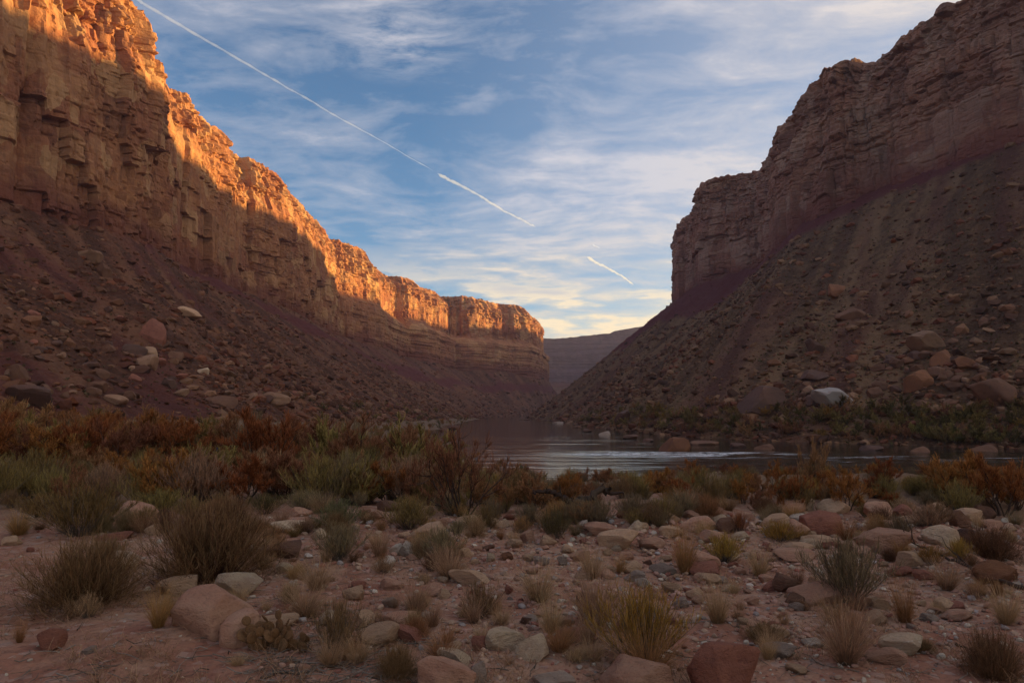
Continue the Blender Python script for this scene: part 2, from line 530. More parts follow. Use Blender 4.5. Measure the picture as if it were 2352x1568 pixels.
RIM_Z = 220.0
left_px = [(292, -30), (310, 0), (326, 22), (336, 45), (342, 78), (347, 112), (350, 140), (356, 166), (372, 186), (395, 207), (412, 210), (432, 217), (441, 232),
           (447, 250), (468, 272), (490, 292), (503, 316), (516, 338), (533, 345), (552, 360), (575, 362), (600, 372), (622, 392), (641, 412), (655, 432), (672, 448), (692, 472),
           (712, 494), (724, 505), (736, 524), (746, 545), (764, 548), (782, 550), (806, 560), (835, 576), (846, 594), (860, 616), (877, 628), (892, 634), (920, 634), (945, 642),
           (958, 655), (972, 662), (990, 664), (1010, 681), (1035, 681), (1062, 679), (1090, 683), (1118, 690), (1142, 697), (1170, 698), (1194, 702), (1209, 714), (1224, 727), (1234, 737)]
left_rim = [(-300, -160, 220), (-262, 40, 220), (-238, 200, 220), (-218, 290, 220)] + traced(left_px, RIM_Z)
end = left_rim[-1]
left_rim += [(end[0] - 6, end[1] + 40, 220), (end[0] - 60, end[1] + 110, 220), (end[0] - 300, end[1] + 190, 220)]


def left_base(P, S):
    y = S[:, 1]
    off = np.interp(y, [0, 300, 500, 800, 1100, 1600], [14, 14, 15, 24, 42, 30])
    zb = np.interp(y, [-100, 225, 490, 680, 950, 1245, 1650], [84, 83, 97, 91, 87, 78, 78])
    return off, zb


right_px = [(2260, -48), (2225, -25), (2192, 0), (2165, 14), (2132, 40), (2105, 62), (2082, 84), (2060, 102), (2035, 122), (2008, 141), (1985, 144), (1962, 139), (1935, 138), (1914, 142), (1898, 156),
            (1880, 172), (1866, 186), (1851, 206), (1846, 224), (1829, 242), (1815, 262), (1799, 284), (1781, 294), (1774, 308), (1770, 330), (1767, 352), (1762, 384),
            (1730, 391), (1700, 396), (1672, 400), (1650, 402), (1625, 412), (1606, 426), (1600, 445), (1597, 462), (1602, 486), (1582, 493), (1566, 501), (1553, 516), (1549, 528)]
right_rim = [(520, -260, 220), (420, -40, 220), (340, 130, 220), (290, 240, 220)] + traced(right_px, RIM_Z)
e = right_rim[-1]
right_rim += [(e[0] + 3, e[1] + 14, 220), (e[0] + 40, e[1] + 40, 220), (e[0] + 130, e[1] + 80, 220), (400, 960, 220), (430, 1150, 220), (440, 1400, 220), (452, 1640, 220), (560, 1800, 220), (760, 1900, 220)]


def right_base(P, S):
    y = S[:, 1]
    off = np.interp(y, [0, 300, 800, 900], [12, 12, 8, 14])
    zb = np.interp(y, [0, 310, 390, 520, 700, 810, 900], [128, 128, 128, 120, 126, 131, 120])
    return off, zb


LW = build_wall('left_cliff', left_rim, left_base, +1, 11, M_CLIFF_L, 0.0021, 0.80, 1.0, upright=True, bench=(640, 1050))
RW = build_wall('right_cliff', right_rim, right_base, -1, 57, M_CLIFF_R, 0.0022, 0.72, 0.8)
far_rim = [(-700, 2250, 225), (-200, 2300, 224)] + [tuple(np.array(ray(x, y)) * (2330 / ray(x, y)[1]) + np.array([0, 0, EYE])) for (x, y) in
           [(1150, 780), (1210, 779), (1243, 776), (1270, 778), (1300, 775), (1345, 771), (1385, 766), (1400, 765), (1412, 760), (1450, 753), (1482, 748), (1540, 742), (1640, 738)]] + [(1100, 2330, 262), (1600, 2300, 262)]
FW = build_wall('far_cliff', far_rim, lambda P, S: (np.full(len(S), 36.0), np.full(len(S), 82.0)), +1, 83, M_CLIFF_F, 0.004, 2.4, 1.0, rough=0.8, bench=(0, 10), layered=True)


def build_talus(name, W, toe_pts, side, seed, mat, k, nrow, shale_fn):
    """rubble slope from the foot of a cliff down to a toe line (plan, z)"""
    s = W['s']; B = W['B']; N = W['N']; zb = W['zb']
    # columns: thin the wall's columns, ordered along the foot
    Bp = np.c_[B, zb]
    Q = resample(Bp, 3000)
    toe = resample(np.array(toe_pts, float), 3000)
    # match the toe to the foot by the fraction given through y order
    fy = np.array([t[3] for t in toe_pts], float)          # foot fraction of every toe point
    tp = np.array([t[:3] for t in toe_pts], float)
    u = np.linspace(0, 1, 3000)
    T = np.stack([np.interp(u, fy, tp[:, i]) for i in range(3)], -1)
    T = gsm(T, 45)
    Qs = Q.copy(); Qs[:, :2] = gsm(Q[:, :2], 25)
    mid = (Qs + T) / 2
    dist = np.hypot(mid[:, 0], mid[:, 1])
    seg = np.r_[0, np.linalg.norm(np.diff(mid[:, :2], axis=0), axis=1)]
    sp = np.clip(dist * k, 0.5, 8)
    vis = (mid[:, 1] > 20) & (np.abs(mid[:, 0]) < 0.95 * mid[:, 1] + 40)
    sp = np.where(vis, sp, sp * 3 + 2)
    c = np.cumsum(seg / sp)
    n = int(c[-1]) + 2
    uu = np.interp(np.linspace(0, c[-1], n), c, u)
    Qc = np.stack([np.interp(uu, u, Qs[:, i]) for i in range(3)], -1)
    Tc = np.stack([np.interp(uu, u, T[:, i]) for i in range(3)], -1)
    t = (np.linspace(0, 1, nrow) ** 1.15)[:, None]
    # the top tucks into the cliff
    inw = (Qc[:, :2] - Tc[:, :2]); inw /= np.linalg.norm(inw, axis=1)[:, None]
    Qc[:, :2] += inw * 7.0
    Qc[:, 2] += 4.5
    X = Tc[:, 0][None] * (1 - t) + Qc[:, 0][None] * t
    Y = Tc[:, 1][None] * (1 - t) + Qc[:, 1][None] * t
    prof = 0.90 * t + 0.10 * t ** 2.2
    Z = Tc[:, 2][None] * (1 - prof) + Qc[:, 2][None] * prof
    bend = np.sin(np.pi * t)
    mids = np.concatenate([[0], np.cumsum(np.linalg.norm(np.diff((Qc + Tc)[:, :2] / 2, axis=0), axis=1))])
    SS = np.broadcast_to(mids[None], X.shape)
    # gullies and fans run down the slope
    Z = Z + bend * (8.0 * fbm(SS / 70, t * 1.2 + SS * 0, seed=seed, octaves=3) - 4.0 * np.abs(fbm(SS / 22, t * 0.9 + SS * 0, seed=seed + 2, octaves=3)) + 2.4 * fbm(SS / 16, t * 2.0 + SS * 0, seed=seed + 4, octaves=3))
    Z = Z + np.minimum(1, 4 * t) * (2.6 * fbm(X / 13, Y / 13, Z / 13, seed=seed + 7, octaves=5, gain=0.6) + 1.7 * np.abs(fbm(X / 3.5, Y / 3.5, Z / 3.5, seed=seed + 9, octaves=3)))
    me = mesh_from(name, np.stack([X, Y, Z], -1).reshape(-1, 3), grid_faces(X.shape[0], X.shape[1], flip=(side > 0)), 4, True, [mat])
    tt = np.broadcast_to(t, X.shape)
    shl = shale_fn(SS, tt, X, np.broadcast_to(Qc[:, 1][None], X.shape), Z)
    set_attr(me, 'shale', shl)
    set_attr(me, 'run', 0.5 + 0.5 * fbm(SS / 7.0 + 0.9 * fbm(SS / 30, tt * 3, seed=seed + 70), tt * 1.6, seed=seed + 71, octaves=4))
    o = link(name, me, kind='structure')
    return dict(obj=o, X=X, Y=Y, Z=Z, t=tt, S=SS, shale=shl)


def shale_left(S, t, X, Y, Z):
    """maroon shale: a streak that leaves the cliff foot and runs down the slope (Y is measured at the foot)"""
    n = 0.05 * fbm(S / 22, t * 4, seed=301, octaves=4)
    lo = np.interp(Y, [250, 350, 490, 900, 1100, 1700], [0.98, 0.95, 0.82, 0.44, 0.5, 0.6]); hi = np.interp(Y, [350, 490, 900, 1100, 1700], [1.0, 0.97, 0.66, 0.62, 0.8])
    a = sstep(lo - 0.03, lo + 0.03, t + n) * (1 - sstep(hi - 0.04, hi + 0.04, t + n))
    b = sstep(0.10, 0.35, fbm(S / 16, t * 1.1, seed=309, octaves=4)) * 0.55 * sstep(.35, .6, t)
    c = sstep(0.05, 0.3, fbm(S / 34, t * 2.2, seed=311, octaves=4)) * 0.55 * (1 - sstep(300, 420, Y))
    return np.clip(a * 0.95 + b + c, 0, 1) * 0.9


def shale_right(S, t, X, Y, Z):
    n = 0.05 * fbm(S / 22, t * 4, seed=401, octaves=4)
    lo = np.interp(Y, [300, 400, 520, 650, 760, 830, 900], [0.97, 0.90, 0.79, 0.66, 0.52, 0.44, 0.42]); hi = np.interp(Y, [400, 650, 760, 830], [1.02, 0.99, 0.90, 0.78])
    a = sstep(lo - 0.02, lo + 0.03, t + n) * (1 - sstep(hi - 0.03, hi + 0.03, t + n))
    b = sstep(0.15, 0.4, fbm(S / 18, t * 1.3, seed=409, octaves=4)) * 0.35
    return np.clip(a + b, 0, 1) * 0.92


def frac_of(W, pts):
    """fraction along the cliff foot for given y"""
    Q = resample(np.c_[W['B'], W['zb']], 3000)
    return Q


def toe_frac(W, y, after=False):
    Q = resample(np.c_[W['B'], W['zb']], 3000)
    i = np.argmin(np.abs(Q[:, 1] - y)) if not after else 0
    return i / 2999.0


L_toe = [(-110, -200, -1.2, 0.0)]
for (bx, ty) in [((-92, 0, -1.0), 60), ((-74, 80, -1.0), 180), ((-66, 160, -1.2), 270), ((-62, 230, -2.0), 350), ((-57, 330, -3.5), 450), ((-48, 500, -4.5), 620), ((-43, 666, -5), 770), ((-30, 860, -5.5), 960), ((2, 1080, -6), 1170), ((48, 1280, -6), 1330), ((104, 1450, -6), 1500), ((150, 1600, -6), 1600)]:
    L_toe.append(bx + (toe_frac(LW, ty),))
L_toe += [(120, 1800, -6, min(0.96, L_toe[-1][3] + 0.06)), (-200, 1990, -6, 1.0)]
LT = build_talus('left_talus', LW, L_toe, +1, 131, M_TALUS_L, 0.0042, 150, shale_left)

R_toe = [(400, -320, -6.2, 0.0)]
for (bx, ty) in [((280, -60, -6.2), 20), ((190, 30, -6.2), 130), ((128, 104, -6.2), 240), ((99, 132, -6.2), 310), ((66, 160, -6.2), 370), ((43, 192, -6.2), 430), ((37, 300, -6.2), 500), ((36, 453, -6.2), 600), ((20, 700, -6.2), 720), ((11, 850, -6.2), 800)]:
    R_toe.append(bx + (toe_frac(RW, ty),))
f0 = R_toe[-1][3]
R_toe += [(30, 940, -6.2, f0 + (1 - f0) * 0.05), (90, 1010, -6.2, f0 + (1 - f0) * 0.10), (180, 1090, -6.2, f0 + (1 - f0) * 0.16), (230, 1300, -6.2, f0 + (1 - f0) * 0.40), (240, 1640, -6.2, f0 + (1 - f0) * 0.68), (700, 2020, -6.2, 1.0)]
RT = build_talus('right_talus', RW, R_toe, -1, 177, M_TALUS_R, 0.0045, 160, shale_right)
F_toe = [(-700, 2100, -6, 0.0), (1600, 2150, -6, 1.0)]
FT = build_talus('far_talus', FW, F_toe, +1, 211, M_TALUS_R, 0.006, 40, lambda S, t, X, Y, Z: sstep(.5, .8, t) * .5)

# ---------------------------------------------------------------- near bank, river
WATER = -5.5
bank = np.array([(140, -60), (95, 20), (70, 52), (50, 67), (32, 70), (15, 74), (6, 86), (1, 100), (-8, 140), (-17, 190), (-27, 253), (-29, 400), (-29, 666), (-20, 860), (6, 1040), (40, 1180)], float)


def bank_dist(x, y):
    """distance to the water's edge, positive on land (the left of the line)"""
    x = np.asarray(x, float); y = np.asarray(y, float)
    best = np.full(x.shape, 1e9); sign = np.ones(x.shape)
    for i in range(len(bank) - 1):
        a, b = bank[i], bank[i + 1]
        d = b - a; L2 = (d ** 2).sum()
        t = np.clip(((x - a[0]) * d[0] + (y - a[1]) * d[1]) / L2, 0, 1)
        ex = x - (a[0] + t * d[0]); ey = y - (a[1] + t * d[1])
        q = np.hypot(ex, ey)
        cr = d[0] * (y - a[1]) - d[1] * (x - a[0])
        m = q < best
        best = np.where(m, q, best); sign = np.where(m, np.where(cr >= 0, 1.0, -1.0), sign)
    return best * sign


def ground_z(x, y, fine=True):
    x = np.asarray(x, float); y = np.asarray(y, float)
    D = bank_dist(x, y) + 2.5 * fbm(x / 14, y / 14, seed=71, octaves=2)
    q = np.clip((58 - D) / 58, 0, 2.5)
    qe = np.where(q > 0, np.maximum(q, 1e-6) ** 0.72, 0) * sstep(0, 0.08, q)
    fall = sstep(-14, 0, x) * sstep(140, 80, y)
    q = np.where(q < 1, q * (1 - fall) + qe * fall, q)
    z = -6.0 * (q * sstep(0.0, 0.35, q) * 0.35 + q * 0.65) * 1.0
    z = np.where(D < 0, -6.0 + D * 0.3, z)
    r = np.hypot(x, y)
    z = z + 0.55 * fbm(x / 9, y / 9, seed=73, octaves=3) * sstep(6, 22, r) + 0.16 * fbm(x / 2.6, y / 2.6, seed=75, octaves=3)
    if fine:
        z = z + 0.040 * fbm(x / 0.45, y / 0.45, seed=77, octaves=4)
    # keep the strip in front of the left talus from dropping
    return np.maximum(z, -12)


M_SOIL, t = new_mat('red_sand')
pos = t.n('ShaderNodeNewGeometry').outputs['Position']
big = t.noise(pos, 0.35, 5, 0.6); mid = t.noise(pos, 2.2, 7, 0.65); fine = t.noise(pos, 16.0, 6, 0.7)
vor = t.n('ShaderNodeTexVoronoi', feature='F1', ins={'Vector': pos, 'Scale': 14.0, 'Randomness': 1.0})
hv = t.n('ShaderNodeSeparateColor', ins={0: vor.outputs['Color']})
c = t.mix(t.ramp(big, [(0.40, 0.0), (0.62, 1.0)]), (0.35, 0.170, 0.113), (0.43, 0.265, 0.175))
c = t.mix(t.ramp(mid, [(0.36, 0.6), (0.52, 0.0)]), c, (0.24, 0.088, 0.058))
c = t.mix(t.ramp(mid, [(0.55, 0.0), (0.70, 0.5)]), c, (0.44, 0.31, 0.20))
c = t.mix(t.ramp(fine, [(0.36, 0.55), (0.50, 0.0)]), c, (0.15, 0.085, 0.065))
c = t.mix(t.ramp(hv.outputs[0], [(0.80, 0.0), (0.95, 0.5)]), c, (0.45, 0.34, 0.28))
silt = t.n('ShaderNodeAttribute', attribute_name='silt').outputs['Fac']
c = t.mix(silt, c, (0.15, 0.105, 0.065))
h = t.math('ADD', t.math('MULTIPLY', fine, 0.6), t.math('MULTIPLY', mid, 1.0))
h = t.math('ADD', h, t.math('MULTIPLY', vor.outputs['Distance'], -0.5))
finish(t, c, 0.95, h, 0.9, 0.05, 0.12)

rr = [1.2]
while rr[-1] < 1150:
    rr.append(rr[-1] * (1.019 if rr[-1] < 120 else 1.05))
rr = np.array(rr)
th = np.unique(np.r_[np.linspace(-180, -62, 40), np.linspace(-62, 62, 400), np.linspace(62, 180, 40)])
TH, RR = np.meshgrid(np.radians(th), rr)
GX, GY = RR * np.sin(TH), RR * np.cos(TH)
GZ = ground_z(GX, GY)
GZ = np.where(RR > 700, np.minimum(GZ, -5.8), GZ)
me = mesh_from('near_bank', np.stack([GX, GY, GZ], -1).reshape(-1, 3), grid_faces(len(rr), len(th), flip=True), 4, True, [M_SOIL])
set_attr(me, 'silt', sstep(11, 18, RR) * 0.8)
near = link('ground', me, kind='structure')

M_BED, t = new_mat('river_bed')
pos = t.n('ShaderNodeNewGeometry').outputs['Position']
finish(t, t.mix(t.noise(pos, 0.2, 5), (0.10, 0.075, 0.05), (0.17, 0.12, 0.085)), 0.95)
q = 9000.0
me = mesh_from('terrain_floor', [(-q, -q, -12.5), (q, -q, -12.5), (q, q, -12.5), (-q, q, -12.5)], [0, 1, 2, 3], 4, False, [M_BED])
link('terrain', me, kind='structure')

M_WATER, t = new_mat('river_water')
pos = t.n('ShaderNodeNewGeometry').outputs['Position']
rip = t.noise(t.mapv(pos, (0.55, 1.5, 1)), 1.0, 5.0, 0.6, 0.3)
swell = t.noise(t.mapv(pos, (0.10, 0.28, 1), (3, 1, 0)), 1.0, 3.0, 0.5)
rif = t.n('ShaderNodeAttribute', attribute_name='riffle').outputs['Fac']
amp = t.math('ADD', t.math('MULTIPLY', rif, 1.8), 0.12)
h = t.math('MULTIPLY', t.math('ADD', rip, t.math('MULTIPLY', swell, 1.2)), amp)
glint_n = t.noise(t.mapv(pos, (0.45, 2.6, 1)), 1.3, 8.0, 0.75, 0.5)
sky_glint = t.math('MULTIPLY', t.ramp(glint_n, [(0.47, 0.0), (0.53, 1.0)]), t.ramp(rif, [(0.22, 0.0), (0.5, 1.0)]))  # sky reflections off the riffle waves, put into the colour as white flecks
b = t.n('ShaderNodeBsdfPrincipled')
t.t.links.new(t.mix(sky_glint, (0.030, 0.026, 0.020), (0.92, 0.93, 0.95)), b.inputs['Base Color'])
t.t.links.new(t.math('ADD', t.math('MULTIPLY', sky_glint, 0.5), 0.06), b.inputs['Roughness'])
b.inputs['IOR'].default_value = 1.33
bn = t.n('ShaderNodeBump', ins={'Strength': 0.55, 'Distance': 0.30, 'Height': h})
t.t.links.new(bn.outputs[0], b.inputs['Normal'])
t.n('ShaderNodeOutputMaterial', ins={'Surface': b.outputs[0]})
# a water sheet with real low waves where it is near
wy = np.r_[np.linspace(-300, 40, 18)[:-1], np.linspace(40, 200, 170), np.linspace(200, 1250, 70)[1:], np.linspace(1250, 2150, 20)[1:]]
wx = np.r_[np.linspace(-500, -60, 8)[:-1], np.linspace(-60, 130, 190), np.linspace(130, 1500, 16)[1:]]
WX, WY = np.meshgrid(wx, wy)
rb = np.array(ray(1548, 1042)); rb = rb * ((WATER - EYE) / rb[2])
riff = np.exp(-(((WX - rb[0]) / 13) ** 2 + ((WY - rb[1]) / 5) ** 2)) + 0.18 * np.exp(-(((WX - rb[0] - 30) / 45) ** 2 + ((WY - rb[1] + 14) / 16) ** 2))
riff = np.clip(riff * (0.15 + 1.6 * sstep(-0.2, 0.35, fbm(WX / 8, WY / 2.0, seed=91, octaves=3))), 0, 1)
riff = np.clip(riff + 0.12 * sstep(0.12, 0.42, fbm(WX / 16, WY / 3.5, seed=93, octaves=3)) * sstep(400, 90, WY), 0, 1)
WZ = WATER + (0.02 + 0.22 * riff) * fbm(WX / 1.8, WY / 1.3, seed=95, octaves=3)
me = mesh_from('water', np.stack([WX, WY, WZ], -1).reshape(-1, 3), grid_faces(len(wy), len(wx)), 4, True, [M_WATER])
set_attr(me, 'riffle', riff)
link('river', me, kind='structure')

# ---------------------------------------------------------------- placing things
bpy.context.view_layer.update()
DG = bpy.context.evaluated_depsgraph_get()
ORIGIN = Vector((0, 0, EYE))
FWD = np.array([0, math.cos(PITCH), math.sin(PITCH)])


def at(px, py):
    """ground point of the near bank that shows at a point of the photograph, and its depth"""
    d = ray(px, py)
    t = np.geomspace(2.0, 400, 900)
    P = d[None] * t[:, None]
    gz = ground_z(P[:, 0], P[:, 1])
    below = np.nonzero(P[:, 2] + EYE < gz)[0]
    i = below[0] if len(below) else len(t) - 1
    p = P[i] + np.array([0, 0, EYE])
    return np.array([p[0], p[1], float(ground_z(np.array([p[0]]), np.array([p[1]]))[0])]), float(P[i] @ FWD)


def at_obj(px, py, objs):
    d = Vector(ray(px, py)).normalized()
    best = None
    for o in objs:
        ok, loc, nor, _ = o.ray_cast(ORIGIN, d, depsgraph=DG)
        if ok and (best is None or (loc - ORIGIN).length < best[2]):
            best = (np.array(loc), np.array(nor), (loc - ORIGIN).length)
    if best is None:
        return None
    return best[0], best[1], float((best[0] - np.array([0, 0, EYE])) @ FWD)


def to_px(p):
    v = np.asarray(p, float) - np.array([0, 0, EYE])
    f = v @ FWD
    up = -v[1] * math.sin(PITCH) + v[2] * math.cos(PITCH)
    return 1176 + 1568 * v[0] / f, 784 - 1568 * up / f, f


# ---------------------------------------------------------------- rock materials and prototypes
def rock_material(name, base, alt, dark, spot=None):
    m, t = new_mat(name)
    tcn = t.n('ShaderNodeTexCoord').outputs['Object']
    rnd = t.n('ShaderNodeObjectInfo').outputs['Random']
    off = t.n('ShaderNodeCombineXYZ', ins={0: t.math('MULTIPLY', rnd, 37.0), 1: t.math('MULTIPLY', rnd, 11.0), 2: rnd}).outputs[0]
    v = t.n('ShaderNodeVectorMath', operation='ADD', ins={0: tcn, 1: off}).outputs[0]
    big = t.noise(v, 0.9, 4, 0.6); mid = t.noise(v, 3.2, 6, 0.65); fine = t.noise(v, 13.0, 6, 0.7)
    lay = t.noise(t.mapv(v, (0.5, 0.5, 6.0), rot=(0.25, 0.15, 0)), 1.0, 4, 0.6)
    c = t.mix(t.ramp(big, [(0.38, 0.0), (0.62, 1.0)]), base, alt)
    c = t.mix(t.ramp(lay, [(0.54, 0.0), (0.70, 0.5)]), c, alt)
    c = t.mix(t.ramp(mid, [(0.30, 0.6), (0.44, 0.0)]), c, dark)
    c = t.mix(t.ramp(fine, [(0.32, 0.5), (0.44, 0.0)]), c, dark)
    if spot:
        c = t.mix(t.ramp(mid, [(0.58, 0.0), (0.70, 0.7)]), c, spot)
    c = t.n('ShaderNodeHueSaturation', ins={'Hue': 0.5, 'Saturation': 1.0, 'Value': t.math('MULTIPLY_ADD', rnd, 0.4, 0.95), 'Color': c}).outputs[0]
    h = t.math('ADD', t.math('MULTIPLY', fine, 0.5), t.math('ADD', t.math('MULTIPLY', mid, 1.0), t.math('MULTIPLY', lay, 0.5)))
    finish(t, c, 0.9, h, 0.8, 0.10, 0.15)
    return m


ROCK = {
    'pink': rock_material('pink_sandstone', (0.47, 0.280, 0.190), (0.42, 0.225, 0.150), (0.22, 0.12, 0.095)),
    'tan': rock_material('tan_sandstone', (0.50, 0.335, 0.215), (0.45, 0.28, 0.175), (0.22, 0.145, 0.105)),
    'cream': rock_material('cream_limestone', (0.52, 0.400, 0.270), (0.45, 0.315, 0.215), (0.24, 0.185, 0.14), (0.62, 0.55, 0.44)),
    'pale': rock_material('white_stone', (0.58, 0.50, 0.41), (0.50, 0.41, 0.33), (0.30, 0.25, 0.21)),
    'grey': rock_material('grey_stone', (0.34, 0.265, 0.215), (0.29, 0.215, 0.17), (0.16, 0.13, 0.11)),
    'red': rock_material('red_sandstone', (0.32, 0.135, 0.090), (0.25, 0.105, 0.075), (0.13, 0.055, 0.048)),
    'dark': rock_material('dark_varnished_stone', (0.095, 0.056, 0.045), (0.13, 0.070, 0.052), (0.045, 0.032, 0.030)),
    'brown': rock_material('brown_sandstone', (0.18, 0.095, 0.060), (0.14, 0.072, 0.048), (0.075, 0.048, 0.038)),
    'dtan': rock_material('dull_tan_sandstone', (0.27, 0.165, 0.105), (0.22, 0.125, 0.08), (0.11, 0.068, 0.048)),
    'orange': rock_material('orange_sandstone', (0.23, 0.105, 0.055), (0.18, 0.082, 0.048), (0.12, 0.060, 0.045)),
    'slabwhite': rock_material('white_slab_stone', (0.38, 0.335, 0.30), (0.31, 0.27, 0.245), (0.20, 0.17, 0.15)),
}
WORD = {'pink': 'pink', 'tan': 'tan', 'cream': 'cream', 'pale': 'whitish', 'grey': 'grey', 'red': 'brick red', 'dark': 'dark', 'brown': 'brown', 'orange': 'orange', 'dtan': 'tan', 'slabwhite': 'white'}

import bmesh


def ico(sub):
    bm = bmesh.new()
    bmesh.ops.create_icosphere(bm, subdivisions=sub, radius=1.0)
    bm.verts.ensure_lookup_table()
    V = np.array([v.co[:] for v in bm.verts]); F = np.array([[v.index for v in f.verts] for f in bm.faces])
    bm.free()
    return V, F


ICO = {k: ico(k) for k in (1, 2, 3, 4)}


def shape_rock(V, seed, ncut, dmin, dmax, rough, flat=1.0):
    rng = np.random.default_rng(seed)
    V = V.copy()
    V *= (1 + 0.22 * fbm(V[:, 0] * 1.1 + seed, V[:, 1] * 1.1, V[:, 2] * 1.1, seed=seed, octaves=2))[:, None]
    for k in range(ncut):
        n = rng.normal(size=3); n /= np.linalg.norm(n)
        d = rng.uniform(dmin, dmax)
        e = np.maximum(V @ n - d, 0)
        V -= e[:, None] * n[None] * 0.96
    V = (V - (V.max(0) + V.min(0)) / 2) / ((V.max(0) - V.min(0)) / 2)
    rad = 1 + rough * fbm(V[:, 0] * 3 + seed, V[:, 1] * 3, V[:, 2] * 3, seed=seed + 3, octaves=4)
    V = V * rad[:, None]
    V[:, 2] *= flat
    return V


ROUND, BLOCK, SLAB = [], [], []
for i in range(9):
    V = shape_rock(ICO[4][0], 500 + i, 15, 0.56, 0.86, 0.05)
    ROUND.append(mesh_from('rounded_rock', V, ICO[4][1], 3, True, [ROCK['pink']]))
for i in range(12):
    V = shape_rock(ICO[3][0], 600 + i, 13, 0.45, 0.78, 0.05)
    BLOCK.append(mesh_from('angular_rock', V, ICO[3][1], 3, False, [ROCK['brown']]))
BIG = [mesh_from('boulder_mesh', shape_rock(ICO[4][0], 650 + i, 16, 0.55, 0.86, 0.07), ICO[4][1], 3, True, [ROCK['pink']]) for i in range(5)]
for i in range(6):
    V = shape_rock(ICO[3][0], 700 + i, 10, 0.5, 0.8, 0.05)
    SLAB.append(mesh_from('slab_rock', V, ICO[3][1], 3, False, [ROCK['brown']]))


def use_mat(o, m):
    o.material_slots[0].link = 'OBJECT'
    o.material_slots[0].material = m


rs = random.Random(4)
USED = {}
LAND = []        # (px, py, phrase) of things one can find in the photograph


def tag(o, label, cat, group=None):
    o['label'] = label; o['category'] = cat
    if group:
        o['group'] = group
    USED[label] = USED.get(label, 0) + 1


def auto_label(head, px, py):
    """name a thing by the nearest landmark that makes the label its own"""
    lm = sorted(LAND, key=lambda q: math.hypot(q[0] - px, (q[1] - py) * 1.7))
    for reach in (10, 30):
        for lx, ly, ph in lm[:reach]:
            dx, dy = px - lx, (py - ly) * 1.7
            dist = math.hypot(dx, dy)
            if abs(dx) > abs(dy):
                side = 'right of' if dx > 0 else 'left of'
            else:
                side = 'in front of' if dy > 0 else 'behind'
            how = 'against' if dist < 25 else ('just' if dist < 70 else ('a little way' if dist < 160 else 'well'))
            txt = f'{head} {how} the {ph}' if how == 'against' else f'{head} {how} {side} the {ph}'
            if txt not in USED and len(txt.split()) <= 16:
                return txt
    return head + ' among the scattered stones'


def put_rock(px, top, base, wpx, col, kind='round', label=None, objs=None, tilt=0.15, name='boulder', group=None, land=None, yaw=None):
    if objs is None:
        p, dep = at(px, base); nor = None
    else:
        r = at_obj(px, base, objs)
        if r is None:
            return None
        p, nor, dep = r
    wdt = wpx * dep / 1568 * 1.06
    h = (base - top) * dep / 1568 * (1.0 if objs is None else 0.95)
    me = rs.choice({'round': ROUND, 'block': BLOCK, 'slab': SLAB, 'big': BIG}[kind])
    o = link(name, me)
    use_mat(o, ROCK[col])
    sx = wdt / 2
    sz = h * 0.64
    o.scale = (sx, sx * rs.uniform(0.7, 0.95), sz)
    o.location = (p[0], p[1] + sx * 0.55, p[2] + h * 0.36)
    o.rotation_euler = (rs.uniform(-tilt, tilt), rs.uniform(-tilt, tilt), (rs.choice((0, math.pi)) + rs.uniform(-0.35, 0.35)) if yaw is None else yaw)
    if label is None:
        size = 'large' if wpx > 75 else ('mid-sized' if wpx > 40 else 'small')
        label = auto_label(f'{size} {WORD[col]} {dict(round="rounded stone", block="angular rock", slab="flat slab", big="boulder")[kind]}', px, base)
    tag(o, label, 'rock', group)
    if land:
        LAND.append((px, base, land))
    return o


G1 = 'boulders and cobbles on the stony bank'
